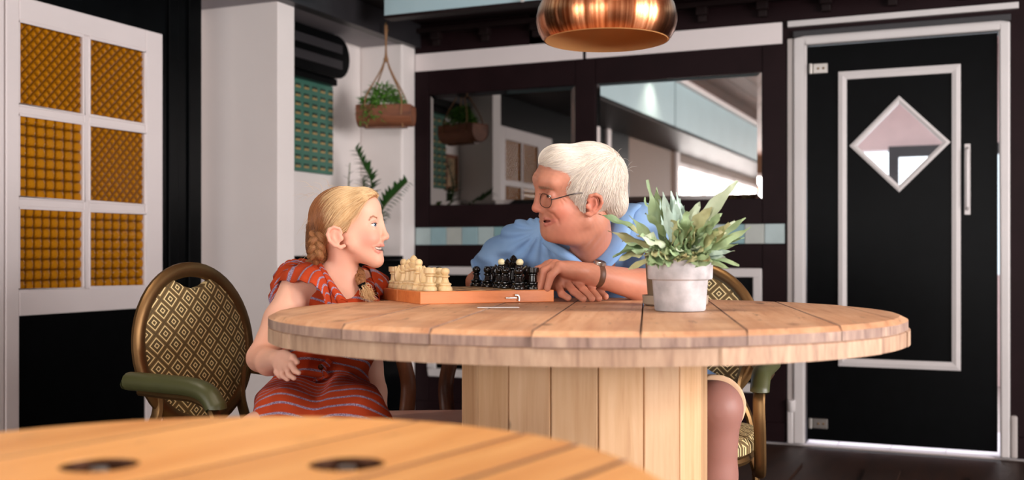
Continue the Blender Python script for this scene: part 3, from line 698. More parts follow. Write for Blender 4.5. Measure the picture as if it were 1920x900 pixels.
# ------------------------------------------------------------------ oval-back armchairs
def add_uv(me, ax=(0, 2)):
    uv = me.uv_layers.new(name='UVMap')
    co = np.zeros(len(me.vertices)*3); me.vertices.foreach_get('co', co); co = co.reshape(-1, 3)
    li = np.zeros(len(me.loops), int); me.loops.foreach_get('vertex_index', li)
    uv.data.foreach_set('uv', co[li][:, list(ax)].ravel())
def make_armchair(label, loc, rz):
    ch = thing('oval_back_chair', label, 'chair', (loc[0], loc[1], 0), rz, 'oval back armchairs with diamond fabric')
    A, Bv, ZC_, tilt = 0.197, 0.205, 0.703, 0.12
    def bk(u, z, y=0.0): return (u, -0.20-(z-0.5)*tilt+y, z)   # chair faces +Y, back at -Y
    ring = [bk(A*math.cos(2*PI*k/48), ZC_+Bv*math.sin(2*PI*k/48)) for k in range(48)]
    MB().tube(ring, 1.0, 10, closed=True, flat=(0.013, 0.021), up=(0, 1, 0)).build('back_frame', bronze, ch)
    # pad with a hand gap at the top
    rr = 12; ns = 64; vs = []; fs = []
    for side in (1, -1):
        base = len(vs); vs.append(bk(0, ZC_, side*0.020))
        for i in range(1, rr+1):
            for k in range(ns):
                t = i/rr; an = 2*PI*k/ns; u = (A-0.010)*math.cos(an)*t; w = (Bv-0.010)*math.sin(an)*t
                top = (Bv-0.012)-0.040*max(0, 1-(abs(u)/0.075)**2)**0.8-0.010*max(0, 1-abs(abs(u)-0.075)/0.03)*0
                if w > 0:
                    lim = top if abs(u) < 0.075 else 1e9
                    w = min(w, lim)
                vs.append(bk(u, ZC_+w, side*(0.006+0.016*(1-t**3))))
        for k in range(ns):
            f = (base, base+1+k, base+1+(k+1) % ns); fs.append(f if side > 0 else f[::-1])
        for i in range(rr-1):
            for k in range(ns):
                a = base+1+i*ns+k; b = base+1+i*ns+(k+1) % ns; f = (a, a+ns, b+ns, b); fs.append(f if side > 0 else f[::-1])
    h2 = len(vs)//2
    for k in range(ns): a = 1+(rr-1)*ns+k; b = 1+(rr-1)*ns+(k+1) % ns; fs.append((a, a+h2, b+h2, b))
    o = MB().add(vs, fs).build('backrest', diamond_fabric, ch); add_uv(o.data)
    # seat
    m = MB(); n = 40; out = []
    for k in range(n):
        an = 2*PI*k/n; c, s = math.cos(an), math.sin(an); e = 0.6
        out.append((0.235*math.copysign(abs(c)**e, c), 0.02+0.225*math.copysign(abs(s)**e, s)))
    lev = [(0.93, 0.415), (1.0, 0.425), (1.0, 0.445), (0.95, 0.462), (0.8, 0.470), (0.4, 0.475)]
    vs = []
    for q, z in lev: vs += [(x*q, 0.02+(y-0.02)*q, z) for x, y in out]
    fs = [tuple(range(n))]+[((len(lev)-1)*n+i) for i in ()]
    fs.append(tuple((len(lev)-1)*n+i for i in range(n)))
    for r in range(len(lev)-1):
        for i in range(n): j = (i+1) % n; fs.append((r*n+i, r*n+j, (r+1)*n+j, (r+1)*n+i))
    o = MB().add(vs, fs).build('seat', diamond_fabric, ch); add_uv(o.data, (0, 1))
    MB().tube([(x*0.93, 0.02+(y-0.02)*0.93, 0.405) for x, y in out], 0.013, 8, closed=True).build('seat_frame', bronze, ch)
    for sx in (-1, 1):
        MB().tube(bez([bk(sx*0.165, 0.63), bk(sx*0.150, 0.55), (sx*0.185, -0.215, 0.45), (sx*0.20, -0.235, 0.25), (sx*0.215, -0.29, 0.0)], 6), 1.0, 8, flat=(0.011, 0.018)).build('rear_leg', bronze, ch)
        MB().tube(bez([(sx*0.20, 0.20, 0.41), (sx*0.205, 0.215, 0.2), (sx*0.21, 0.235, 0.0)], 6), 1.0, 8, flat=(0.012, 0.016)).build('front_leg', bronze, ch)
        MB().tube(bez([(sx*0.245, -0.16, 0.607), (sx*0.25, -0.06, 0.605), (sx*0.25, 0.03, 0.602), (sx*0.252, 0.085, 0.58), (sx*0.253, 0.098, 0.54), (sx*0.255, 0.095, 0.47), (sx*0.252, 0.07, 0.37), (sx*0.235, 0.0, 0.355), (sx*0.215, -0.03, 0.40)], 7), 1.0, 8, flat=(0.009, 0.016)).build('arm_frame', bronze, ch)
        MB().tube([bk(sx*0.19, 0.62), (sx*0.225, -0.19, 0.612), (sx*0.245, -0.12, 0.607)], 0.010, 8).build('arm_bracket', bronze, ch)
        MB().tube(bez([(sx*0.247, -0.200, 0.632), (sx*0.247, -0.19, 0.633), (sx*0.25, -0.08, 0.633), (sx*0.252, 0.02, 0.631), (sx*0.254, 0.070, 0.618), (sx*0.255, 0.096, 0.592), (sx*0.255, 0.099, 0.586)], 5), [0.8]+[1.0]*29+[0.8], 12, flat=(0.0225, 0.026)).build('arm_pad', olive_pad, ch)
    return ch
ox, oy = w2(-0.735, 2.46)
f1 = np.array([0.74, -0.67]); 
def chair_at(label, bx, by, fx_, fy_):      # bx,by: view-aligned position of the back; f: facing
    n = math.hypot(fx_, fy_); fx_, fy_ = fx_/n, fy_/n; sx, sy = bx+fx_*0.225, by+fy_*0.225
    X, Y = w2(sx, sy); wx, wy = w2(fx_, fy_); return make_armchair(label, (X, Y), math.atan2(-wx, wy))
chair_at('oval back armchair the girl sits on, in front of the white pillar', -0.855, 2.90, 0.875, -0.485)
chair_at('oval back armchair the old man sits on, behind the potted plants', 0.532, 3.22, -0.36, -0.93)
# dark wooden chair behind the table
dX, dY = w2(-0.25, 3.16)
dc = thing('wooden_chair', 'dark wooden chair seen under the table between girl and pedestal', 'chair', (dX, dY, 0), TH+PI+0.08)
box_obj('seat', (-0.21, -0.21, 0.43), (0.21, 0.20, 0.46), pale_seat, dc, 0.01)
for sx in (-1, 1):
    MB().tube(bez([(sx*0.065-0.0, -0.235, 0.44), (sx*0.06, -0.25, 0.54), (sx*0.085, -0.235, 0.66), (sx*0.10, -0.25, 0.80)], 6), 1.0, 8, flat=(0.011, 0.024), up=(0, 1, 0)).build('back_slat', dark_wood, dc)
    MB().tube([(sx*0.19, -0.22, 0.0), (sx*0.19, -0.215, 0.44), (sx*0.195, -0.25, 0.82)], 0.016, 8).build('rear_leg', dark_wood, dc)
    MB().tube([(sx*0.19, 0.18, 0.0), (sx*0.19, 0.18, 0.43)], 0.017, 8).build('front_leg', dark_wood, dc)
    MB().tube([(sx*0.19, -0.215, 0.2), (sx*0.19, 0.18, 0.2)], 0.010, 8).build('stretcher', dark_wood, dc)
MB().tube(bez([(-0.2, -0.25, 0.79), (0, -0.275, 0.80), (0.2, -0.25, 0.79)], 6), 1.0, 8, flat=(0.012, 0.03), up=(0, 1, 0)).build('top_rail', dark_wood, dc)
# ------------------------------------------------------------------ potted plants on the table
def on_table(px, py): d = (CAMZ-ZT)*FPX/(py-HOR); return ((px-960)/FPX*d, d)
def flat_leaf_obj(par, mat_, M4, L, W, droop, fold, wav, ph):
    vs, fs = leaf_grid(L, W, 7, droop, fold, wav, ph, 0.75); m = MB(); m.add(xf(vs, M4), fs); return m.build('leaf', mat_, par)
lf = [leaf_mat('fern_blue', (158, 186, 172), (192, 214, 202), 0.6), leaf_mat('fern_green', (128, 156, 112), (166, 188, 144), 0.55), leaf_mat('fern_olive', (152, 156, 108), (188, 188, 142), 0.6), leaf_mat('fern_dark', (112, 140, 98), (146, 166, 120), 0.55), leaf_mat('fern_grey', (164, 182, 152), (196, 208, 180), 0.6)]
gx, gy = on_table(1275, 582); gX, gY = w2(gx, gy)
g = thing('potted_fern', 'grey concrete flowerpot with pale blue green fern at the table front', 'plant', (gX, gY, ZT), TH)
MB().lathe([(0.0, 0), (0.053, 0), (0.0555, 0.003), (0.0605, 0.066), (0.0625, 0.068), (0.0690, 0.069), (0.0705, 0.072), (0.0715, 0.109), (0.0700, 0.112), (0.064, 0.112), (0.062, 0.095), (0.0, 0.095)], 40, cap=False).build('pot', concrete, g)
MB().lathe([(0.062, 0.097), (0.0, 0.102)], 24, cap=False).build('soil', soil, g)
tx, ty = on_table(1259, 573); tX, tY = w2(tx, ty)
t2 = thing('potted_fern', 'taupe flowerpot on a saucer with fern, partly hidden behind the grey pot', 'plant', (tX, tY+0.035, ZT), TH)
MB().lathe([(0.0, 0), (0.072, 0), (0.078, 0.004), (0.080, 0.024), (0.076, 0.024), (0.072, 0.010), (0.0, 0.010)], 36, cap=False).build('saucer', saucer_m, t2)
MB().lathe([(0.0, 0.010), (0.0655, 0.010), (0.0695, 0.06), (0.0735, 0.118), (0.0735, 0.128), (0.068, 0.128), (0.066, 0.11), (0.0, 0.11)], 36, cap=False).build('pot', taupe_pot, t2)
MB().lathe([(0.066, 0.112), (0.0, 0.116)], 24, cap=False).build('soil', soil, t2)
SG = gy/FPX
def frond(par, org, px, py, dy, L, W, mi, base=None, ang=None, droop=0.2, roll=0.0, seed=0):
    # a leaf whose tip is seen at (px, py); it grows from inside the pot
    r = random.Random(seed); d = gy+dy
    tip = Vector(cam_pt(px, py, d))-Vector((org[0], org[1], ZT))
    b = Vector(base) if base else Vector((r.uniform(-0.03, 0.03), r.uniform(-0.03, 0.03), 0.105))
    full = tip-b; n = full.length; L = min(L, n*0.95)
    mid = b+full*0.5+Vector((0, 0, 0.25*n*(0.5 if full.z > 0 else 1.0)*0.5))
    c = bez([b, mid, tip], 8); k = max(1, int(len(c)*(1-L/n)))
    st = [Vector(q) for q in c[:k+1]]; m = MB()
    if len(st) > 1 and (st[0]-st[-1]).length > 0.01: MB().tube(st, 0.0016, 5).build('stem', stem_m, par)
    cc = [Vector(q) for q in c[k:]]
    vs = []; fs = []; N = 9
    for i in range(N+1):
        t = i/N; f = t*(len(cc)-1); a = int(min(f, len(cc)-2)); p = cc[a].lerp(cc[a+1], f-a); tg = (cc[a+1]-cc[a]).normalized()
        sd = tg.cross(Vector((math.sin(roll)*0.6, -0.75, 0.65))).normalized(); up = sd.cross(tg)
        w = W*(math.sin(PI*(0.05+0.93*t)**0.8))**0.9*(1+0.22*math.sin(seed+14*t)); z = 0.0
        for j in (-1, 0, 1): vs.append(p+sd*(j*w*0.5)+up*(-abs(j)*w*0.22*(1 if seed % 2 else -0.6)+0.12*W*math.sin(seed+11*t+1.5*j)))
    for i in range(N):
        for j in range(2): a = i*3+j; fs.append((a, a+1, a+4, a+3))
    m.add(vs, fs); return m.build('leaf', lf[mi], par)
G0 = (gx, gy); T20 = (tx, ty)
big = [(1214, 337, 0.00, 0.15, 0.030, 3), (1223, 350, 0.01, 0.13, 0.028, 1), (1200, 368, 0.0, 0.09, 0.022, 1), (1243, 360, 0.0, 0.12, 0.020, 0), (1258, 358, -0.01, 0.12, 0.022, 0), (1268, 360, 0.01, 0.12, 0.020, 0), (1275, 372, -0.02, 0.11, 0.024, 0), (1283, 385, 0.0, 0.10, 0.022, 0), (1250, 385, -0.04, 0.13, 0.022, 0), (1264, 372, -0.03, 0.14, 0.022, 0), (1228, 372, 0.0, 0.13, 0.022, 0),
       (1383, 339, -0.02, 0.17, 0.036, 4), (1312, 378, 0.0, 0.10, 0.032, 4), (1334, 388, -0.01, 0.08, 0.024, 2), (1408, 426, -0.03, 0.12, 0.024, 1), (1396, 446, -0.03, 0.08, 0.018, 1), (1378, 414, 0.0, 0.11, 0.026, 4), (1386, 498, -0.04, 0.12, 0.024, 1), (1366, 503, -0.06, 0.11, 0.022, 1), (1360, 482, -0.05, 0.12, 0.028, 0), (1378, 470, -0.05, 0.09, 0.02, 0), (1384, 458, 0, 0.08, 0.018, 3), (1398, 408, 0, 0.1, 0.022, 1),
       (1112, 400, -0.01, 0.13, 0.022, 3), (1140, 432, 0.0, 0.10, 0.022, 2), (1140, 482, 0.0, 0.13, 0.024, 3), (1152, 487, 0.0, 0.11, 0.028, 2), (1178, 505, -0.01, 0.11, 0.022, 2), (1158, 452, 0.0, 0.10, 0.026, 1), (1168, 425, 0.0, 0.09, 0.026, 2), (1180, 403, -0.02, 0.12, 0.026, 1), (1185, 440, -0.03, 0.11, 0.026, 2), (1198, 478, -0.03, 0.10, 0.024, 2), (1210, 455, -0.04, 0.10, 0.024, 1), (1175, 470, 0.0, 0.1, 0.026, 1)]
for i, (x, y, dy, L, W, mi) in enumerate(big):
    left = x < 1235; frond(t2 if (left and i % 3) else g, T20 if (left and i % 3) else G0, x, y, dy+(0.10 if (left and i % 3) else 0.0), L, W, mi, seed=i+1, roll=random.Random(i).uniform(-1, 1), base=((-0.02, 0.0, 0.12) if (left and i % 3) else None))
rng = random.Random(21)
for i in range(64):
    x = rng.uniform(1196, 1372); y = 384+rng.random()**0.7*100; 
    if x > 1335 and y > 460: continue
    frond(g, G0, x, y, rng.uniform(-0.10, 0.02), rng.uniform(0.055, 0.085), rng.uniform(0.022, 0.034), rng.choice([1, 1, 2, 2, 3, 4]), seed=100+i, roll=rng.uniform(-1.5, 1.5))
for i in range(30):
    x = rng.uniform(1212, 1342); y = rng.uniform(462, 497)
    frond(g, G0, x, y, rng.uniform(-0.098, -0.075), rng.uniform(0.05, 0.065), rng.uniform(0.030, 0.042), rng.choice([1, 2, 2, 3, 1]), seed=200+i, roll=rng.uniform(-0.8, 0.8))
# ------------------------------------------------------------------ paper slip
sx_, sy_ = on_table(934, 577); SX, SY = w2(sx_, sy_)
o = MB().box((-0.048, -0.012, 0), (0.048, 0.012, 0.0012)).build('paper_slip', paper_mat, None, smooth=False); o.location = (SX, SY, ZT+0.0003); o.rotation_euler = (0, 0, TH+0.1)
set_tags(o, 'small white paper slip lying in front of the chess board', 'paper')
# ------------------------------------------------------------------ chess
PHI = math.radians(24.0); BL = 0.366; BH = 0.031
A0 = (-0.2255, 2.632)
bx, by = A0[0]+BL/2*(math.cos(PHI)-math.sin(PHI)), A0[1]+BL/2*(math.sin(PHI)+math.cos(PHI))
bX, bY = w2(bx, by); BR = TH+PHI
bd = thing('chess_board', 'folding wooden chess box opened flat as board on the round table', 'chess board', (bX, bY, ZT), BR)
h2 = BL/2
for sy in (0, 1):
    y0, y1 = (-h2, -0.0006) if sy == 0 else (0.0006, h2)
    box_obj('box_half', (-h2, y0, 0.0), (h2, y1, BH), box_wood, bd, 0.0015)
SQ = 0.0413
sq = {}
for i in range(8):
    for j in range(8):
        c = (i+j) % 2
        if c not in sq: o = box_obj('square', (-SQ/2+0.0003, -SQ/2+0.0003, BH-0.0005), (SQ/2-0.0003, SQ/2-0.0003, BH+0.0005), dark_square if c == 0 else light_square, bd); sq[c] = o.data
        else: o = link_mesh('square', sq[c], bd)
        o.location = ((i-3.5)*SQ, (j-3.5)*SQ, 0)
lt = MB(); lt.tube([(0.045, -h2-0.003, 0.012), (0.075, -h2-0.003, 0.012)], 0.0025, 6); lt.tube(bez([(0.07, -h2-0.004, 0.019), (0.079, -h2-0.004, 0.018), (0.082, -h2-0.004, 0.010), (0.081, -h2-0.004, 0.004)], 4), 0.0028, 6)
lt.build('latch', steel, bd)
BASE = [(0.0, 0.0), (0.0145, 0.0), (0.0152, 0.003), (0.0140, 0.008), (0.0110, 0.011), (0.0128, 0.0135), (0.0128, 0.016), (0.0085, 0.019)]
def sc(p, r, z): return [(a*r, b*z) for a, b in p]
PROF = {
 'pawn': BASE+[(0.0065, 0.026), (0.0060, 0.030), (0.0092, 0.0325), (0.0092, 0.0345), (0.0055, 0.036), (0.0085, 0.040), (0.0095, 0.0445), (0.0085, 0.049), (0.0050, 0.0525), (0.0, 0.0535)],
 'rook': BASE+[(0.0078, 0.027), (0.0074, 0.033), (0.0100, 0.035), (0.0100, 0.037), (0.0085, 0.0385), (0.0122, 0.041), (0.0125, 0.053), (0.0085, 0.053), (0.0085, 0.049), (0.0, 0.049)],
 'bishop': BASE+[(0.0072, 0.027), (0.0062, 0.037), (0.0100, 0.040), (0.0100, 0.042), (0.0060, 0.044), (0.0085, 0.048), (0.0092, 0.053), (0.0072, 0.058)],
 'queen': sc(BASE, 1.1, 1.1)+[(0.0078, 0.030), (0.0066, 0.042), (0.0112, 0.045), (0.0112, 0.047), (0.0065, 0.049), (0.0092, 0.054), (0.0095, 0.058), (0.0060, 0.062), (0.0075, 0.0645), (0.0050, 0.069), (0.0, 0.0745)],
 'king': sc(BASE, 1.15, 1.15)+[(0.0085, 0.033), (0.0072, 0.044), (0.0126, 0.048), (0.0126, 0.0505), (0.0072, 0.0525), (0.0105, 0.058), (0.0122, 0.0635), (0.0065, 0.067), (0.0085, 0.070), (0.0088, 0.073), (0.0045, 0.080), (0.0, 0.0835)],
}
PROF = {k_: [(r*1.24, z*1.08) for r, z in v] for k_, v in PROF.items()}; BASE = [(r*1.24, z*1.08) for r, z in BASE]
PM = {}
def knight_head(m):
    # a horse head: an outline swept with thickness
    out = [(-0.009, 0.019), (-0.011, 0.030), (-0.009, 0.042), (-0.004, 0.052), (0.000, 0.058), (0.002, 0.054), (0.006, 0.051), (0.013, 0.043), (0.0145, 0.039), (0.011, 0.036), (0.005, 0.039), (0.0035, 0.034), (0.008, 0.026), (0.009, 0.019)]
    out = [(x*1.2, z*1.08) for x, z in out]; n = len(out); vs = []
    for y, q in ((-0.0065, 0.80), (-0.0045, 1.0), (0.0045, 1.0), (0.0065, 0.80)):
        vs += [(0.001+(x-0.001)*q, y, 0.036+(z-0.036)*(q if z > 0.02 else 1)) for x, z in out]
    fs = [tuple(range(n)), tuple(3*n+i for i in range(n))]
    for r in range(3):
        for i in range(n): j = (i+1) % n; fs.append((r*n+i, r*n+j, (r+1)*n+j, (r+1)*n+i))
    m.add(vs, fs)
ORD = ['nearest', 'second', 'third', 'fourth', 'fifth', 'sixth', 'seventh', 'farthest']
def piece(kind, colour, i, j, label, dx=0.0, dy=0.0, rot=0.0):
    lx, ly = (i-3.5)*SQ+dx, (j-3.5)*SQ+dy
    vx, vy = bx+lx*math.cos(PHI)-ly*math.sin(PHI), by+lx*math.sin(PHI)+ly*math.cos(PHI); X, Y = w2(vx, vy)
    mm = white_wood if colour == 'white' else black_lacquer
    o = thing('chess_'+kind, label, 'chess piece', (X, Y, ZT+BH+0.0005), BR+rot, colour+' chess pieces on the board')
    if (kind, colour) not in PM:
        m = MB()
        if kind == 'knight': m.lathe(BASE, 20); knight_head(m); b = m.build('body', mm, o, bevel=0)
        else: m.lathe(PROF[kind], 20, cap=(kind == 'bishop')); b = m.build('body', mm, o)
        t = None
        if kind == 'bishop': t = MB().sphere((0, 0, 0.0695), 0.0100, 14, 10).build('ball_top', cream_ball if colour == 'black' else white_wood, o).data
        if kind == 'knight': t = MB().box((-0.012, -0.0025, 0.043), (-0.006, 0.0025, 0.059)).build('mane', mm, o, bevel=0.001).data
        PM[(kind, colour)] = (b.data, t)
    else:
        b, t = PM[(kind, colour)]; link_mesh('body', b, o)
        if t: link_mesh('ball_top' if kind == 'bishop' else 'mane', t, o)
back = ['rook', 'knight', 'bishop', 'king', 'queen', 'bishop', 'knight', 'rook']
for j in range(8):
    nm = back[j]
    two = nm in ('rook', 'knight', 'bishop'); w = ('near ' if j < 4 else 'far ') if two else ''
    piece(nm, 'white', 0, j, f'{w}pale wooden chess {nm} on the left edge of the board', rot=0.0)
    piece(nm, 'black', 7, j, f'{w}black chess {nm} on the right side of the board' if nm != 'bishop' else f'{w}black chess bishop with a cream ball top at the right', rot=PI, dx=-0.004, dy=0.0)
    piece('pawn', 'white', 1, j, f'{ORD[j]} pale wooden pawn counted from the near edge of the board')
    if j in (1, 4, 6): 
        piece('pawn', 'black', 2 if j != 6 else 1, {1: 4, 4: 7, 6: 7}[j], {1: 'black pawn standing just right of the white pawns', 4: 'black pawn behind the white pawns at the far edge', 6: 'black pawn among the white pieces at the far left corner'}[j], dx=0.006 if j != 6 else -0.016, dy=0.012)
    else: piece('pawn', 'black', 6, j, f'{ORD[j]} black pawn counted from the near edge, before the black pieces', dx=-0.004)
# ------------------------------------------------------------------ organic surfaces: signed distance fields meshed by surface nets
class SDF:
    def __init__(s): s.ops = []; s.post = []
    def ell(s, c, r, k=0.012, R=None, sub=False):
        c = np.array(c, float); r = np.array(r, float); m = r.max()
        R_ = None if R is None else np.array(R, float)
        def fn(P):
            q = P-c
            if R_ is not None: q = q @ R_
            k0 = np.linalg.norm(q/r, axis=-1); k1 = np.linalg.norm(q/(r*r), axis=-1)+1e-9
            return k0*(k0-1.0)/k1
        s.ops.append((fn, c-m, c+m, k, sub)); return s
    def cone(s, a, b, ra, rb, k=0.012, sub=False):
        a = np.array(a, float); b = np.array(b, float); ab = b-a; L = ab@ab+1e-12
        def fn(P):
            q = P-a; t = np.clip((q@ab)/L, 0, 1)
            return np.linalg.norm(q-t[..., None]*ab, axis=-1)-(ra+(rb-ra)*t)
        m = max(ra, rb); s.ops.append((fn, np.minimum(a, b)-m, np.maximum(a, b)+m, k, sub)); return s
    def chain(s, pts, rs, k=0.006, sub=False, k0=None):
        for i in range(len(pts)-1): s.cone(pts[i], pts[i+1], rs[i], rs[i+1], (k0 if (k0 is not None and i == 0) else k), sub)
        return s
    def custom(s, fn, lo, hi, k, sub=False): s.ops.append((fn, np.array(lo, float), np.array(hi, float), k, sub)); return s
    def at(s, P):
        d = np.full(P.shape[:-1], 0.08)
        for fn, lo, hi, k, sub in s.ops:
            v = fn(P)
            if sub: d = -smin(-d, v, k)
            else: d = smin(d, v, k)
        for f in s.post: d = d+f(P)
        return d
    def project(s, P, off=0.0):
        P = np.array(P, float)
        for _ in range(4):
            d = s.at(P); g = np.stack([s.at(P+np.eye(3)[i]*0.0008)-s.at(P-np.eye(3)[i]*0.0008) for i in range(3)], -1); g /= np.linalg.norm(g, axis=-1)[..., None]+1e-9; P = P-g*(d-off)[..., None]
        return P
    def grid(s, lo, hi, vx):
        lo = np.array(lo, float); hi = np.array(hi, float); n = np.ceil((hi-lo)/vx).astype(int)+1
        d = np.full(tuple(n), 0.08, np.float32)
        ax = [lo[i]+vx*np.arange(n[i]) for i in range(3)]
        for fn, a, b, k, sub in s.ops:
            m = k+0.03 if not sub else k+0.006
            i0 = np.maximum(0, np.floor((a-m-lo)/vx).astype(int)); i1 = np.minimum(n, np.ceil((b+m-lo)/vx).astype(int)+1)
            if (i1 <= i0).any(): continue
            P = np.stack(np.meshgrid(*[ax[q][i0[q]:i1[q]] for q in range(3)], indexing='ij'), -1)
            sl = tuple(slice(i0[q], i1[q]) for q in range(3)); v = fn(P).astype(np.float32)
            d[sl] = -smin(-d[sl], v, k) if sub else smin(d[sl], v, k)
        if s.post and vx < 0.004:
            P = np.stack(np.meshgrid(*ax, indexing='ij'), -1)
            near = np.abs(d) < 0.012; Q = P[near]; acc = np.zeros(len(Q))
            for f in s.post: acc += f(Q)
            d[near] += acc.astype(np.float32)
        return d, lo
    def bounds(s):
        lo = np.min([o[1] for o in s.ops if not o[4]], axis=0)-0.02; hi = np.max([o[2] for o in s.ops if not o[4]], axis=0)+0.02; return lo, hi
    def mesh(s, vx, lo=None, hi=None):
        a, b = s.bounds()
        lo = a if lo is None else np.maximum(a, lo); hi = b if hi is None else np.minimum(b, hi)
        d, lo = s.grid(lo, hi, vx); return nets(d, lo, vx)
def smin(a, b, k):
    if k <= 0: return np.minimum(a, b)
    h = np.maximum(k-np.abs(a-b), 0)/k
    return np.minimum(a, b)-h*h*k*0.25
def nets(d, lo, vx):
    n = d.shape; ins = d < 0
    c = np.zeros((n[0]-1, n[1]-1, n[2]-1), np.int8)
    for i in (0, 1):
        for j in (0, 1):
            for k in (0, 1): c += ins[i:n[0]-1+i, j:n[1]-1+j, k:n[2]-1+k]
    act = (c > 0) & (c < 8); idx = np.argwhere(act)
    if len(idx) == 0: return np.zeros((0, 3)), []
    vid = np.full(act.shape, -1, np.int64); vid[act] = np.arange(len(idx))
    acc = np.zeros((len(idx), 3)); cnt = np.zeros(len(idx))
    for ax in range(3):
        o = [q for q in range(3) if q != ax]
        for u in (0, 1):
            for w in (0, 1):
                p = np.zeros(3, int); p[o[0]] = u; p[o[1]] = w; q = p.copy(); q[ax] = 1
                A = idx+p; B = idx+q
                da = d[A[:, 0], A[:, 1], A[:, 2]]; db = d[B[:, 0], B[:, 1], B[:, 2]]
                m = (da < 0) != (db < 0); t = np.where(m, da/(da-db+1e-12), 0)
                pt = np.tile(p.astype(float), (len(idx), 1)); pt[:, ax] = t
                acc += pt*m[:, None]; cnt += m
    V = lo+vx*(idx+acc/cnt[:, None])
    F = []
    for ax in range(3):
        o = [q for q in range(3) if q != ax]
        sl0 = [slice(1, -1)]*3; sl0[ax] = slice(0, n[ax]-1); sl1 = [slice(1, -1)]*3; sl1[ax] = slice(1, n[ax])
        a = ins[tuple(sl0)]; b = ins[tuple(sl1)]; ch = np.argwhere(a != b)
        if len(ch) == 0: continue
        flip = a[ch[:, 0], ch[:, 1], ch[:, 2]]
        off = np.ones(3, int); off[ax] = 0; base = ch+off
        e0 = np.zeros(3, int); e0[o[0]] = 1; e1 = np.zeros(3, int); e1[o[1]] = 1
        q = [vid[tuple((base-x).T)] for x in (0*e0, e0, e0+e1, e1)]
        Q = np.stack(q, 1)
        if ax == 1: flip = ~flip
        Q[flip] = Q[flip][:, ::-1]
        Q = Q[(Q >= 0).all(1)]; F.append(Q)
    return V, np.concatenate(F)
def join_parts(parts):
    V = []; F = []; n = 0
    for v, f in parts:
        if len(v) == 0: continue
        V.append(v); F.append(f+n); n += len(v)
    return np.concatenate(V), np.concatenate(F)
def sdf_obj(name, VF, base, mats, parent, color=None, relax=1):
    V, F = VF
    if relax:
        e = np.concatenate([F[:, [0, 1]], F[:, [1, 2]], F[:, [2, 3]], F[:, [3, 0]]]); 
        ek = np.sort(e, 1); key = ek[:, 0]*len(V)+ek[:, 1]; uq, ct = np.unique(key, return_counts=True); bd = uq[ct == 1]; pin = np.zeros(len(V), bool); pin[bd//len(V)] = True; pin[bd % len(V)] = True
        for _ in range(relax):
            V0 = V
            s_ = np.zeros_like(V); c_ = np.zeros(len(V)); np.add.at(s_, e[:, 0], V[e[:, 1]]); np.add.at(s_, e[:, 1], V[e[:, 0]]); np.add.at(c_, e[:, 0], 1); np.add.at(c_, e[:, 1], 1)
            V = V*0.5+0.5*s_/np.maximum(c_, 1)[:, None]; V[pin] = V0[pin]
    me = bpy.data.meshes.new(name); W = V-np.array(base)
    me.vertices.add(len(W)); me.vertices.foreach_set('co', W.astype(np.float32).ravel())
    me.loops.add(F.size); me.loops.foreach_set('vertex_index', F.astype(np.int32).ravel())
    me.polygons.add(len(F)); me.polygons.foreach_set('loop_start', np.arange(0, F.size, 4, dtype=np.int32))
    me.polygons.foreach_set('loop_total', np.full(len(F), 4, np.int32))
    me.update(calc_edges=True); me.validate()
    me.polygons.foreach_set('use_smooth', [True]*len(me.polygons))
    for m in (mats if isinstance(mats, list) else [mats]): me.materials.append(m)
    if color is not None:
        ca = me.color_attributes.new('Col', 'FLOAT_COLOR', 'POINT'); c = color(V); c = np.concatenate([c, np.ones((len(c), 1))], 1) if c.shape[1] == 3 else c
        ca.data.foreach_set('color', c.astype(np.float32).ravel())
    o = bpy.data.objects.new(name, me); COL.objects.link(o); o.parent = parent
    return o
def L3(c): return np.array(lin(c)[:3])
def gauss(V, p, r): return np.exp(-((V-np.array(p))**2).sum(1)/(r*r))
def blend(C, w, c): return C*(1-w[:, None])+c*w[:, None]
class Head:
    # positions are given as seen (px, py) with a sideways offset lat towards the viewer; dirx = +1 looks right, -1 looks left
    def __init__(s, px, py, D, dirx, yaw, roll=0.0):
        s.P = cam_pt(px, py, D); c, q = math.cos(yaw), math.sin(yaw); s.dirx = dirx
        s.F = np.array([dirx*c, -q, 0.0]); L = np.array([-dirx*q, -c, 0.0]); U = np.array([0, 0, 1.0])
        s.L = L*math.cos(roll)-U*math.sin(roll); s.U = U*math.cos(roll)+L*math.sin(roll); s.R = np.stack([s.F, s.L, s.U], 1); s.mm = D/FPX
    def __call__(s, px, py, lat=0.0):
        a = (px-960)/FPX; b = (py-HOR)/FPX; A = s.P+lat*s.L-np.array([0, 0, CAMZ]); F, U = s.F, s.U
        M = np.array([[F[0]-a*F[1], U[0]-a*U[1]], [F[2]+b*F[1], U[2]+b*U[1]]]); r = np.array([-(A[0]-a*A[1]), -(A[2]+b*A[1])])
        f, u = np.linalg.solve(M, r); return A+f*F+u*U+np.array([0, 0, CAMZ])
    def hit(s, S, px, py, sink=0.0):   # where the line of sight through (px, py) meets the surface
        d = np.array([(px-960)/FPX, 1.0, -(py-HOR)/FPX]); y = s.P[1]-0.14; n = np.linalg.norm(d)
        for _ in range(60):
            q = np.array([0, 0, CAMZ])+d*y; v = float(S.at(q[None])[0])
            if abs(v) < 1e-4: break
            y += v/n*0.8
            if y > s.P[1]+0.1: return s(px, py, 0.0)
        return np.array([0, 0, CAMZ])+d*(y+sink)
    def loc(s, V): return (V-s.P) @ s.R        # forward, sideways, up
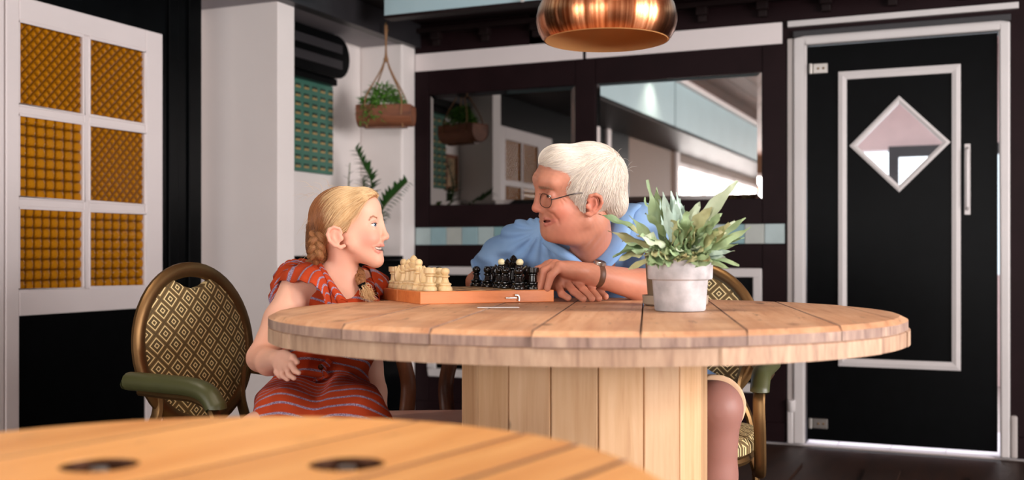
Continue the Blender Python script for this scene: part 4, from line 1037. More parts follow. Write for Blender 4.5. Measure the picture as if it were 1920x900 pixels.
def poly_dist(x, z, pts):
    pts = np.array(pts); d = np.full(x.shape, 1e9); ins = np.zeros(x.shape, bool)
    for i in range(len(pts)):
        a, b = pts[i], pts[(i+1) % len(pts)]; e = b-a; wx, wz = x-a[0], z-a[1]
        t = np.clip((wx*e[0]+wz*e[1])/(e@e), 0, 1); d = np.minimum(d, (wx-t*e[0])**2+(wz-t*e[1])**2)
        c = ((a[1] <= z) & (b[1] > z)) | ((b[1] <= z) & (a[1] > z))
        with np.errstate(divide='ignore', invalid='ignore'): xi = a[0]+(z-a[1])/(e[1] if e[1] != 0 else 1e-12)*e[0]
        ins ^= c & (x < xi)
    d = np.sqrt(d); return np.where(ins, -d, d)
def hair_mat(name, c1, c2, rough=0.35):
    M = NT(name); hi = M.n('ShaderNodeHairInfo'); M.l(M.mix(hi.outputs['Random'], lin(c1), lin(c2)), M.b.inputs['Base Color'])
    M.b.inputs['Roughness'].default_value = rough; M.b.inputs['Specular IOR Level'].default_value = 0.35; return M.m
def strands(name, parent, base, mat, paths, r0=0.00055):
    cur = bpy.data.hair_curves.new(name); cur.add_curves([len(p) for p in paths])
    P = np.concatenate(paths)-np.array(base); cur.points.foreach_set('position', P.astype(np.float32).ravel())
    R = np.concatenate([r0*(1-0.75*np.linspace(0, 1, len(p))**2) for p in paths]); cur.points.foreach_set('radius', R.astype(np.float32))
    cur.materials.append(mat); o = bpy.data.objects.new(name, cur); COL.objects.link(o); o.parent = parent; return o
def grow(field, V, flow, n, steps, ds, rng, lift=0.002, keep=None, wob=0.1):
    S = V[rng.choice(len(V), n)].copy(); out = [S.copy()]; P = S.copy(); e = 0.0015
    off = rng.uniform(-0.0005, lift, n); wv = rng.normal(0, wob, (n, 3)); dead = np.zeros(n, bool)
    for k in range(steps):
        g = np.stack([field.at(P+np.eye(3)[i]*e)-field.at(P-np.eye(3)[i]*e) for i in range(3)], 1); g /= np.linalg.norm(g, axis=1)[:, None]+1e-9
        d = flow(P)+wv; d -= g*(d*g).sum(1)[:, None]; d /= np.linalg.norm(d, axis=1)[:, None]+1e-9
        P = P+d*ds; dist = field.at(P); P = P-g*(dist-off)[:, None]; out.append(P.copy())
    return [np.stack([o[i] for o in out]) for i in range(n)]
def wrinkle(P, f, amp, dirv): return amp*np.sin(P@(np.array(dirv)*f)+1.3*np.sin(P[..., 2]*f*0.6)+0.8*np.sin(P[..., 0]*f*0.9))
def eye(name, parent, base, H, c, gaze, r, iris):
    # eyeball with iris and pupil as rings round the gaze axis
    g = Vector(gaze).normalized(); M4 = Matrix.Translation(Vector(np.array(c)-np.array(base))) @ g.to_track_quat('Z', 'Y').to_matrix().to_4x4()
    m = MB(); vs = []; fs = []; mi = []; an = [0, 9, 11, 20, 27, 29, 45, 70, 110, 150, 180]; seg = 20
    for a in an:
        for k in range(seg): t = math.radians(a); vs.append((r*math.sin(t)*math.cos(2*PI*k/seg), r*math.sin(t)*math.sin(2*PI*k/seg), r*math.cos(t)))
    m.v = xf(vs, M4)
    for i in range(len(an)-1):
        for k in range(seg): m.f.append((i*seg+k, i*seg+(k+1) % seg, (i+1)*seg+(k+1) % seg, (i+1)*seg+k)); m.m.append(0 if i < 2 else (1 if i < 5 else 2))
    return m.build(name, [eye_black, iris, eye_white], parent)
eye_white = plain('eye_white', (226, 220, 216), 0.15, var=0.02); eye_black = plain('pupil', (8, 8, 10), 0.08); iris_blue = plain('iris_blue', (84, 104, 122), 0.12); iris_grey = plain('iris_grey', (96, 92, 84), 0.12)
teeth_m = plain('teeth', (236, 226, 212), 0.25, var=0.02); mouth_m = plain('mouth', (96, 34, 32), 0.5)
skin = attr_mat('skin', 0.5, 0.12, 0.35, 420.0, 0.05); cloth_noise = 0
def lidded_eye(S, H, c, r, dirv, side, ww=0.0135, hh=0.0042, tilt=0.0):
    # lids: a ball over the eyeball with an almond opening
    dirv = np.array(dirv, float); dirv /= np.linalg.norm(dirv); up = np.array([0, 0, 1.0]); sd = np.cross(up, dirv); sd /= np.linalg.norm(sd); u2 = np.cross(dirv, sd)
    S.ell(c, [r+0.0016]*3, 0.006)
    S.ell(np.array(c)+dirv*r*0.95+u2*tilt, [0.0075, ww, hh], 0.0012, np.stack([dirv, sd, u2], 1), True)
# ================================================================== the girl
def stripes_mat():
    M = NT('striped_dress'); tc = M.n('ShaderNodeTexCoord'); sx = M.n('ShaderNodeSeparateXYZ'); M.l(tc.outputs['UV'], sx.inputs[0])
    no = M.n('ShaderNodeTexNoise', Scale=7.0, Detail=1.0); M.l(tc.outputs['Object'], no.inputs['Vector'])
    z = M.math('ADD', sx.outputs[1], M.math('MULTIPLY', M.math('SUBTRACT', no.outputs[0], 0.5), 0.012))
    fr = M.math('FRACT', M.math('MULTIPLY', z, 1/0.0275))
    st = M.ramp(fr, [(0.0, (0, 0, 0, 1)), (0.66, (0, 0, 0, 1)), (0.70, (1, 1, 1, 1)), (0.88, (1, 1, 1, 1)), (0.92, (0, 0, 0, 1))])
    n2 = M.n('ShaderNodeTexNoise', Scale=420.0, Detail=2.0); M.l(tc.outputs['Object'], n2.inputs['Vector'])
    stc = M.ramp(n2.outputs[0], [(0.40, lin((118, 92, 118))), (0.60, lin((176, 164, 188)))])
    M.l(M.mix(st, lin((182, 66, 30)), stc), M.b.inputs['Base Color']); M.b.inputs['Roughness'].default_value = 0.85; M.b.inputs['Specular IOR Level'].default_value = 0.2
    n3 = M.n('ShaderNodeTexNoise', Scale=30.0, Detail=3.0); M.l(tc.outputs['Object'], n3.inputs['Vector']); M.bump(n3.outputs[0], 0.25, 0.01); return M.m
dress_m = stripes_mat()
def uv_from(o, fu, fv):
    me = o.data; uv = me.uv_layers.new(name='UVMap'); co = np.zeros(len(me.vertices)*3, np.float32); me.vertices.foreach_get('co', co); co = co.reshape(-1, 3)
    li = np.zeros(len(me.loops), np.int32); me.loops.foreach_get('vertex_index', li); C = co[li]; uv.data.foreach_set('uv', np.stack([fu(C), fv(C)], 1).astype(np.float32).ravel())
def build_girl():
    H = Head(650, 430, 2.80, +1, math.radians(5)); g = H.mm; S = SDF()
    def E(px, py, lat, rx, rl, rz, k=0.012, sub=False):
        S.ell(H(px, py, lat), [rx*g, rl, rz*g], k, H.R, sub)
    mir = lambda L_: [p-2*((p-H.P)@H.L)*H.L for p in L_]
    E(643, 413, 0, 62, 0.070, 57, 0.01); E(684, 396, 0, 31, 0.056, 34, 0.02); E(684, 438, 0, 31, 0.050, 42, 0.02)
    for sg in (1, -1):
        S.cone(H(660, 458, 0.043) if sg > 0 else mir([H(660, 458, 0.043)])[0], H(703, 487, 0.010) if sg > 0 else mir([H(703, 487, 0.010)])[0], 0.019, 0.0135, 0.028)
        c = H(692, 446, 0.031); S.ell(c if sg > 0 else mir([c])[0], [17*g, 0.021, 16*g], 0.02, H.R)
    E(686, 470, 0, 24, 0.036, 24, 0.018); E(705, 488.5, 0, 11, 0.014, 10.5, 0.016)
    # nose
    S.cone(H(711.5, 407), H(722.5, 440), 0.0066, 0.0062, 0.012); S.ell(H(723.2, 444.0), [0.0092, 0.0095, 0.0090], 0.008, H.R)
    for sg in (1, -1): S.ell(H(717.5, 447.5, 0.0095*sg), [0.0075, 0.0058, 0.0060], 0.005, H.R); S.ell(H(720, 451.5, 0.0055*sg), [0.0045, 0.003, 0.0022], 0.002, H.R, True)
    # mouth: muzzle, opening, lips
    E(709, 459, 0, 9, 0.022, 10, 0.012); E(706, 475, 0, 9, 0.020, 9, 0.01)
    cL = H.hit(S, 698.8, 461.6, 0.001); m1 = H.hit(S, 706, 465.4, 0.001); m2 = H.hit(S, 711.5, 466.6, 0.001); m3 = H(716.5, 466.2, 0)
    up = [cL, H.hit(S, 706, 460.6, 0.001), H.hit(S, 712, 459.6, 0.001), H(718.2, 460.3, 0)]; lo_ = [cL, H.hit(S, 703.8, 469.2, 0.001), H.hit(S, 709.2, 472.4, 0.001), H(713.2, 473.0, 0)]
    gap = [cL, m1, m2, m3]
    for A in (gap, mir(gap)): S.chain(A, [0.0012, 0.0052, 0.0064, 0.0066], 0.002, True)
    for A in (up, mir(up)): S.chain(A, [0.0016, 0.0026, 0.0031, 0.0034], 0.003)
    for A in (lo_, mir(lo_)): S.chain(A, [0.0016, 0.0030, 0.0040, 0.0044], 0.003)
    # eyes
    ec = {}
    for sg in (1, -1):
        c = H(701.0, 421.5, 0.0315*sg) if sg > 0 else mir([H(701.0, 421.5, 0.0315)])[0]
        c = c-H.F*0.0045; ec[sg] = c
        E(710, 421, 0.0300*sg, 7, 0.010, 5, 0.010, True)
        lidded_eye(S, H, c, 0.0112, H.F*0.80+H.L*0.60*sg, sg, 0.0128, 0.0036, -0.0003)
        pass
    # ear
    for sg in (1, -1):
        ex = lambda px, py, lt: H(px, py, lt) if sg > 0 else mir([H(px, py, lt)])[0]
        S.ell(ex(627, 444, 0.0760), [12.5*g, 0.0070, 19*g], 0.006, H.R); S.ell(ex(631, 446, 0.0850), [6.5*g, 0.0065, 11.5*g], 0.004, H.R, True)
        rim = [ex(641, 437, 0.074), ex(636, 428.5, 0.079), ex(626, 425.5, 0.083), ex(617, 430, 0.085), ex(613.5, 440, 0.085), ex(617, 451, 0.082), ex(627, 460, 0.078), ex(638, 464, 0.075), ex(645, 461, 0.072)]
        S.chain(rim, [0.0032, 0.0036, 0.0038, 0.0038, 0.0036, 0.0035, 0.0042, 0.0056, 0.0052], 0.003)
        S.chain([ex(627, 434, 0.079), ex(624, 445, 0.080), ex(631, 455, 0.078)], [0.0028]*3, 0.003); S.ell(ex(641, 447, 0.0735), [0.0045, 0.004, 0.006], 0.008, H.R)
    # neck
    S.cone(H(643, 470), cam_pt(636, 528, 2.83), 0.041, 0.043, 0.02); S.cone(cam_pt(636, 522, 2.83), cam_pt(634, 560, 2.84), 0.045, 0.06, 0.03)
    T = lambda x, y, d: cam_pt(x, y, d)
    # torso
    sh_n, sh_f = T(560, 540, 2.775), T(704, 545, 2.98)
    S.cone(T(585, 535, 2.80), T(682, 540, 2.93), 0.047, 0.045, 0.03); S.cone(T(632, 525, 2.835), sh_n, 0.035, 0.036, 0.04); S.cone(T(640, 525, 2.84), sh_f, 0.035, 0.036, 0.04)
    S.ell(T(625, 600, 2.84), [0.118, 0.080, 0.135], 0.03); S.ell(T(606, 690, 2.82), [0.112, 0.08, 0.13], 0.03); S.ell(T(600, 765, 2.81), [0.13, 0.10, 0.085], 0.03)
    # arms: near arm bent, hand loose under the table edge; far arm propped on the seat
    S.chain([sh_n, T(527, 600, 2.715), T(489, 671, 2.655)], [0.046, 0.041, 0.033], 0.02); S.chain([T(489, 671, 2.655), T(504, 679, 2.57), T(521, 674, 2.475)], [0.034, 0.031, 0.0215], 0.012)
    S.chain([sh_f, T(698, 610, 2.98), T(694, 690, 2.97)], [0.042, 0.038, 0.0335], 0.02); S.chain([T(694, 690, 2.97), T(702, 735, 2.95), T(714, 800, 2.92)], [0.0345, 0.034, 0.022], 0.012)
    # hands
    S.ell(T(530, 675, 2.455), [0.022, 0.020, 0.024], 0.012)
    fing = [[(520, 686, 2.450), (519, 698, 2.445), (525, 706, 2.44)], [(529, 690, 2.438), (530, 704, 2.432), (539, 711, 2.428)], [(538, 689, 2.425), (542, 703, 2.418), (551, 709, 2.414)], [(546, 684, 2.412), (553, 695, 2.405), (560, 699, 2.402)]]
    for f_ in fing: S.cone(T(528, 674, 2.455), T(*f_[0]), 0.013, 0.0088, 0.008); S.chain([T(*f_[0]), T(*f_[1]), T(*f_[2])], [0.0080, 0.0070, 0.0058], 0.003, k0=0.004)
    S.chain([T(537, 666, 2.45), T(549, 670, 2.425), T(557, 679, 2.415)], [0.0100, 0.0080, 0.0064], 0.004, k0=0.008)
    S.ell(T(718, 812, 2.915), [0.024, 0.022, 0.02], 0.012)
    for i in range(4): S.chain([T(708+7*i, 818, 2.90), T(707+8*i, 824, 2.865), T(707+8*i, 829, 2.835)], [0.008, 0.0073, 0.006], 0.004)
    S.chain([T(708, 812, 2.905), T(696, 818, 2.885), T(690, 822, 2.87)], [0.009, 0.008, 0.006], 0.004)
    # legs (under the table)
    for dx in (-1, 1):
        hip = np.array([-0.50+0.065*dx, 2.80, 0.545]); kn = np.array([-0.47+0.10*dx, 2.43, 0.535]); an = np.array([-0.48+0.10*dx, 2.44, 0.09]); toe = np.array([-0.47+0.11*dx, 2.30, 0.035])
        S.chain([hip, kn, an], [0.074, 0.052, 0.030], 0.03); S.cone((kn+an)/2+np.array([0, 0.01, 0.08]), an+np.array([0, 0, 0.15]), 0.046, 0.035, 0.03); S.chain([an-np.array([0, -0.02, 0.05]), toe], [0.033, 0.027], 0.02)
    base = np.array([-0.48, 2.62, 0.0]); bw = w2(base[0], base[1])
    root = thing('person', 'blonde girl with braids in an orange striped dress, smiling up at the old man', 'person', (bw[0], bw[1], 0), TH)
    hz = H(650, 592)[2]
    parts = [S.mesh(0.0021, [-9, -9, hz], [9, 9, 9]), S.mesh(0.0036, [-9, 2.50, 0.60], [9, 9, hz+0.004]), S.mesh(0.0020, [-0.62, 2.38, 0.60], [-0.46, 2.503, 0.80]), S.mesh(0.0075, [-9, -9, 0], [9, 9, 0.606])]
    eyeP = ec[1]
    def color(V):
        C = np.tile(L3((232, 178, 154)), (len(V), 1))
        C = blend(C, 0.75*gauss(V, H(692, 447, 0.045), 0.026), L3((236, 150, 132)))
        C = blend(C, 0.35*gauss(V, H(725, 445, 0), 0.014), L3((236, 150, 130))); C = blend(C, 0.5*gauss(V, H(628, 444, 0.08), 0.028), L3((228, 148, 126)))
        C = blend(C, 0.25*gauss(V, T(489, 690, 2.6), 0.08), L3((226, 140, 112)))
        for A, r in ((up, 0.0030), (lo_, 0.0036)):
            for B in (A, mir(A)):
                for i in range(1, len(B)-1):
                    a, b = B[i], B[i+1]; ab = b-a; t = np.clip(((V-a)@ab)/(ab@ab), 0, 1); dd = np.linalg.norm(V-a-t[:, None]*ab, axis=1)
                    C = blend(C, np.clip(1.7-dd/r, 0, 0.45), L3((212, 120, 114)))
        for B in (gap, mir(gap)):
            for i, r in enumerate((0.0016, 0.0044, 0.0052)):
                a, b = B[i]-H.F*0.003, B[i+1]-H.F*0.003; ab = b-a; t = np.clip(((V-a)@ab)/(ab@ab), 0, 1); dd = np.linalg.norm(V-a-t[:, None]*ab, axis=1); C = blend(C, np.clip((r-dd)/0.0012, 0, 0.9), L3((128, 48, 46)))
        for c in ec.values(): C = blend(C, 0.35*np.exp(-((np.linalg.norm(V-c, axis=1)-0.0125)/0.002)**2)*(V[:, 2] > c[2]+0.002), L3((150, 92, 76)))
        return C
    sdf_obj('body', join_parts(parts), base, skin, root, color, 1)
    for sg in (1, -1): eye('eye', root, base, H, ec[sg], H.F*0.86+H.L*0.44*sg+np.array([0, 0, 0.07]), 0.0112, iris_blue)
    Z = np.array([0, 0, 1.0]); q = [gp+iw*0.0032+Z*0.0030 for gp, iw in ((cL*0.45+m1*0.55, -H.L), (m1, -H.L*0.9-H.F*0.3), (m2, -H.L*0.5-H.F*0.8), (m2*0.4+m3*0.6, -H.F), (m3, -H.F))]; q = q+mir(q)[::-1][1:]
    m = MB()
    for i in range(len(q)-1):
        for s_ in range(2):
            a = q[i]+(q[i+1]-q[i])*(s_+0.06)/2; b = q[i]+(q[i+1]-q[i])*(s_+0.94)/2; n_ = np.cross(b-a, Z); n_ = n_/np.linalg.norm(n_)*0.0012; hh = 0.0050
            m.add([a+n_-base, b+n_-base, b-n_-base, a-n_-base, a+n_-Z*hh-base, b+n_-Z*hh-base, b-n_-Z*hh-base, a-n_-Z*hh-base], [(0,1,2,3),(4,7,6,5),(0,4,5,1),(1,5,6,2),(2,6,7,3),(3,7,4,0)])
    m.build('teeth', teeth_m, root, smooth=False)
    brow_m = hair_mat('brow_blond', (186, 138, 108), (160, 112, 84)); rng0 = np.random.default_rng(2)
    for sg in (1, -1):
        bb_ = []
        ctl = bez([H(694.5, 412.5, 0.049), H(700, 407.5, 0.0445), H(707, 406.8, 0.036), H(712.5, 410.0, 0.024)], 12)
        for i in range(80):
            t = rng0.random(); c = ctl[int(t*(len(ctl)-1))]+rng0.normal(0, 0.0011, 3); d = -H.F*0.35+H.L*0.75+Z*(0.05+0.35*t)+rng0.normal(0, 0.15, 3); r_ = [c, c+d*0.003, c+d*0.006]; r_ = r_ if sg > 0 else mir(r_)
            bb_.append(S.project(np.array(r_), 0.0006))
        strands('eyebrow', root, base, brow_m, bb_, 0.00024)
        la = [ec[1]+H.F*0.0022+H.L*0.0124+Z*0.0018, ec[1]+H.F*0.0075+H.L*0.0098+Z*0.0046, ec[1]+H.F*0.0118+H.L*0.0046+Z*0.0045, ec[1]+H.F*0.0127-H.L*0.001+Z*0.0022]; la = la if sg > 0 else mir(la)
        MB().tube([p-base for p in bez(la, 4)], 0.0006, 5).build('eyelashes', dark_iron, root)
    # hair: a cap with strands combed back into braids
    cap = SDF(); hp_ = [(703, 360), (694, 349), (660, 342), (620, 345), (585, 372), (570, 420), (570, 478), (592, 496), (606, 488), (604, 466), (607, 452), (612, 438), (618, 426), (634, 425), (646, 430), (650, 437), (657, 424), (664, 404), (676, 386), (690, 372)]
    pl = np.array([H.loc(H(x, y, 0.058)[None])[0][[0, 2]] for x, y in hp_])
    cap.ell(H(643, 414, 0), [66*g, 0.0765, 63.5*g], 0.01, H.R); cap.ell(H(685, 386, 0), [29.5*g, 0.0575, 33*g], 0.02, H.R); cap.ell(H(600, 458, 0), [22*g, 0.060, 40*g], 0.02, H.R)
    inner = SDF(); inner.ops = list(cap.ops)
    cut = lambda P: poly_dist(((P-H.P)@H.F), ((P-H.P)@H.U), pl)
    cap.ops.append((lambda P: -cut(P), np.array([-9.]*3), np.array([9.]*3), 0.006, True))
    cv = cap.mesh(0.0028, H(570, 500)-0.14, H(715, 340)+0.14)
    hs = plain('hair_shell', (176, 124, 76), 0.6, var=0.2, scale=60); sdf_obj('hair_cap', cv, base, hs, root, None, 1)
    rng = np.random.default_rng(4); V = cv[0]; fl_, lt_, uu_ = H.loc(V).T
    V = V[cut(V) < 0.004]; V = V[inner.at(V) > -0.004]; lat = (V-H.P)@H.L
    G = H(588, 462, 0.052); Gf = mir([G])[0]
    def flow(P):
        l = (P-H.P)@H.L; tgt = np.where((l > 0)[:, None], G, Gf); d = tgt-P; d /= np.linalg.norm(d, axis=1)[:, None]
        side = np.where(l > 0, 1.0, -1.0)[:, None]*H.L
        top = np.clip((P[:, 2]-H(640, 400)[2])/0.05, 0, 1)[:, None]
        return d*1.0-H.F*0.8*top+side*0.30*top-Z*0.15
    front = ((V-H.P)@H.F > 0.000+0.02*0) & (V[:, 2] < H(640, 360)[2])
    fr = ((V-H.P)@H.F) > (H(662, 400)-H.P)@H.F
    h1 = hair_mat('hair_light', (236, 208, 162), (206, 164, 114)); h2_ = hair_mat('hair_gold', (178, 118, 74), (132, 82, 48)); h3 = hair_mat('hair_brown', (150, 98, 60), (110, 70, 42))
    strands('hair_front', root, base, h1, grow(inner, V[fr], flow, 2600, 16, 0.0065, rng, 0.003, wob=0.07), 0.0004)
    strands('hair_top', root, base, h2_, grow(inner, V, flow, 7500, 13, 0.0065, rng, 0.002, wob=0.07), 0.00042)
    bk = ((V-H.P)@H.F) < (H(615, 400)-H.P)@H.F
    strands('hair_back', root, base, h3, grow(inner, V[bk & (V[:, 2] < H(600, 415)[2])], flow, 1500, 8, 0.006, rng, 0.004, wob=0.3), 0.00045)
    # temple wisps in front of the ear and a few flyaways
    ws = []
    for i in range(150):
        t = rng.random(); a = H(690-30*t+rng.normal(0, 2), 372+16*t+rng.normal(0, 2), 0.050+0.016*t); m_ = H(664-10*t+rng.normal(0, 4), 405+rng.normal(0, 4), 0.069); e_ = H(640+rng.normal(0, 9), 424+rng.normal(0, 5), 0.079)
        ws.append(np.array(bez([a, m_, e_], 7)))
    for i in range(24):
        a = H(rng.uniform(575, 690), rng.uniform(350, 372), rng.uniform(-0.03, 0.05)); d = rng.normal(0, 0.012, 3); ws.append(np.array(bez([a, a+np.array([-0.014, 0, 0.006])+d*0.6, a+np.array([-0.035, 0, 0.002])+d], 5)))
    for i in range(22):
        a = H(rng.uniform(574, 592), rng.uniform(400, 480), rng.uniform(0, 0.05)); d = rng.normal(0, 0.014, 3); ws.append(np.array(bez([a, a+np.array([-0.012, 0, -0.008])+d*0.6, a+np.array([-0.02, 0, -0.02])+d], 5)))
    strands('hair_wisps', root, base, h1, ws, 0.00024)
    bsh = plain('braid_core', (140, 92, 54), 0.7, var=0.2, scale=90); h3b = hair_mat('hair_braid', (190, 140, 90), (134, 88, 50))
    def braid(name, path, r, turns, tie, tuft):
        pts = bez(path, 14); N = len(pts); tg = [pts[min(i+1, N-1)]-pts[max(i-1, 0)] for i in range(N)]
        m = MB(); allp = []
        for s_ in range(3):
            c = []
            for i in range(N):
                t = i/(N-1); d = tg[i]/np.linalg.norm(tg[i]); a = np.cross(d, [0, 1.0, 0.2]); a /= np.linalg.norm(a); b = np.cross(d, a); ph = 2*PI*turns*t+2*PI*s_/3; w = r*(1-0.35*t)
                c.append(pts[i]+a*(w*math.sin(ph))+b*(w*0.55*math.sin(2*ph)))
            m.tube([p-base for p in c], [r*0.72*(1-0.35*i/(N-1)) for i in range(N)], 10); c = np.array(c)
            for q_ in range(420):
                n0 = rng.normal(0, 1, 3); n0 /= np.linalg.norm(n0); k0 = rng.integers(0, max(1, N-10)); sg_ = c[k0:k0+10]; sc_ = r*0.72*(1-0.35*k0/N)
                allp.append(sg_+n0*sc_*1.04)
        o = m.build(name, bsh, root); hb = strands('braid_strands', o, base, h3b, allp, 0.00045)
        if tie is not None:
            MB().tube([p-base for p in [tie-np.array([0.003, 0, -0.006]), tie+np.array([0.003, 0, -0.006])]], 0.011, 12).build('hair_tie', black_paint, o)
            tp = [np.array(bez([tie+rng.normal(0, 0.003, 3), tuft*0.5+tie*0.5+rng.normal(0, 0.007, 3), tuft+rng.normal(0, 0.008, 3)], 6)) for i in range(320)]
            strands('braid_tuft', o, base, h1, tp, 0.0006)
    braid('braid', [H(597, 440, 0.058), H(594, 462, 0.060), H(591, 482, 0.050), T(583, 500, 2.86), T(575, 520, 2.92)], 0.0150, 2.0, None, None)
    braid('braid', [H(640, 470, -0.07), T(659, 500, 2.87), T(673, 512, 2.815), T(676, 524, 2.79), T(679, 535, 2.78)], 0.0105, 2.6, T(680, 536, 2.78), T(694, 559, 2.765))
    # dress
    D = SDF(); b_ = 0.011
    fold = lambda P: 0.0030*np.sin(P[..., 2]*95+2.0*np.sin(P[..., 0]*26))+0.0022*np.sin(P[..., 0]*70+P[..., 2]*30)
    D.cone(T(585, 535, 2.80), T(682, 540, 2.93), 0.047+b_, 0.045+b_, 0.03); D.ell(T(625, 600, 2.84), [0.118+b_, 0.080+b_, 0.135+b_], 0.03)
    D.ell(T(604, 690, 2.82), [0.128, 0.096, 0.13], 0.03); D.ell(T(598, 765, 2.81), [0.142, 0.118, 0.09], 0.03)
    D.chain([T(545, 770, 2.75), T(543, 798, 2.46)], [0.094, 0.088], 0.03); D.chain([T(640, 770, 2.75), T(660, 796, 2.46)], [0.098, 0.094], 0.03)
    D0 = SDF(); D0.ops = list(D.ops)
    D.cone(T(637, 440, 2.815), T(640, 530, 2.82), 0.066, 0.050, 0.006, True); D.cone(T(648, 520, 2.79), T(660, 566, 2.72), 0.046, 0.020, 0.008, True)
    D.cone(T(532, 560, 2.74), T(500, 640, 2.69), 0.050, 0.05, 0.01, True); D.cone(T(718, 560, 3.0), T(712, 640, 2.99), 0.05, 0.05, 0.01, True)
    lo, hi = D.bounds(); d, lo = D.grid(lo, hi, 0.0042); n = d.shape
    P = np.stack(np.meshgrid(*[lo[i]+0.0042*np.arange(n[i]) for i in range(3)], indexing='ij'), -1); d = d-fold(P).astype(np.float32)*1.2
    o = sdf_obj('dress', nets(d, lo, 0.0042), base, dress_m, root, None, 1); uv_from(o, lambda C: C[:, 0], lambda C: C[:, 2]+0.55*C[:, 1]+0.06*C[:, 0]+0.003*np.sin(C[:, 0]*40))
    # ruffled shoulder flaps, two layers on each shoulder, and the neckline bands
    def ruffle(name, inner_p, outer_p, waves, amp, k=0.0):
        A = bez(inner_p, 12); B = bez(outer_p, 12); N = len(A); m = MB(); vs = []; R_ = 6
        for i in range(N):
            for j in range(R_+1):
                t = j/R_; p = A[i]*(1-t)+B[i]*t; nrm = np.array([-0.3, -0.5, 0.8]); w = amp*t*math.sin(2*PI*waves*i/(N-1)+k)
                vs.append(p+nrm*(w+0.014*math.sin(PI*t)))
        fs = [(i*(R_+1)+j, i*(R_+1)+j+1, (i+1)*(R_+1)+j+1, (i+1)*(R_+1)+j) for i in range(N-1) for j in range(R_)]
        vs = np.array(vs)
        for fld, off in ((S, 0.007), (D0, 0.004)):
            inside = fld.at(vs) < off
            if inside.any(): vs[inside] = fld.project(vs[inside], off+0.001*np.sin(np.arange(inside.sum())))
        m.add(list(vs-base), fs); o = m.build(name, dress_m, root)
        md = o.modifiers.new('thick', 'SOLIDIFY'); md.thickness = 0.003; md.offset = 0
        uv = o.data.uv_layers.new(name='UVMap'); ids = np.zeros(len(o.data.loops), np.int32); o.data.loops.foreach_get('vertex_index', ids)
        u = np.array([(j/R_*0.05, i/(N-1)*0.034*waves*1.05) for i in range(N) for j in range(R_+1)], np.float32); uv.data.foreach_set('uv', u[ids].ravel()); return o
    ruffle('shoulder_ruffle', [T(560, 500, 2.91), T(585, 493, 2.87), T(602, 500, 2.79), T(612, 520, 2.752), T(618, 545, 2.735), T(622, 572, 2.73)], [T(520, 538, 2.82), T(536, 530, 2.74), T(566, 527, 2.685), T(592, 536, 2.675), T(607, 556, 2.68), T(612, 582, 2.69)], 6, 0.0035)
    ruffle('shoulder_ruffle', [T(588, 493, 2.92), T(570, 494, 2.90), T(552, 498, 2.88), T(540, 515, 2.86), T(534, 540, 2.85)], [T(556, 497, 2.97), T(536, 503, 2.94), T(518, 520, 2.90), T(508, 550, 2.86), T(505, 586, 2.84)], 6, 0.009, 1.0)
    ruffle('shoulder_ruffle', [T(572, 495, 2.93), T(556, 498, 2.91), T(544, 512, 2.89), T(536, 540, 2.88)], [T(545, 494, 2.98), T(526, 506, 2.96), T(512, 528, 2.92), T(506, 562, 2.89)], 5, 0.009, 2.4)
    ruffle('shoulder_ruffle', [T(672, 514, 3.00), T(680, 518, 2.94), T(682, 533, 2.89), T(680, 565, 2.86)], [T(700, 516, 3.03), T(712, 530, 2.99), T(715, 545, 2.93), T(708, 572, 2.87)], 4, 0.003)
    ruffle('neckline_band', [T(600, 496, 2.80), T(613, 512, 2.765), T(632, 540, 2.74), T(652, 566, 2.73)], [T(592, 497, 2.80), T(603, 515, 2.75), T(618, 543, 2.725), T(634, 572, 2.72)], 5, 0.0008)
    # frilled placket and a button down the front
    A = [T(615, 680, 2.705), T(603, 692, 2.70), T(611, 712, 2.70), T(618, 735, 2.70), T(616, 760, 2.695), T(612, 775, 2.69)]
    ruffle('placket_frill', A, [p+np.array([0.014, -0.008, 0.0]) for p in A], 7, 0.004)
    MB().sphere(T(602, 688, 2.69)-base, (0.008, 0.005, 0.008), 12, 8).build('button', dark_iron, root)
    return root
build_girl()
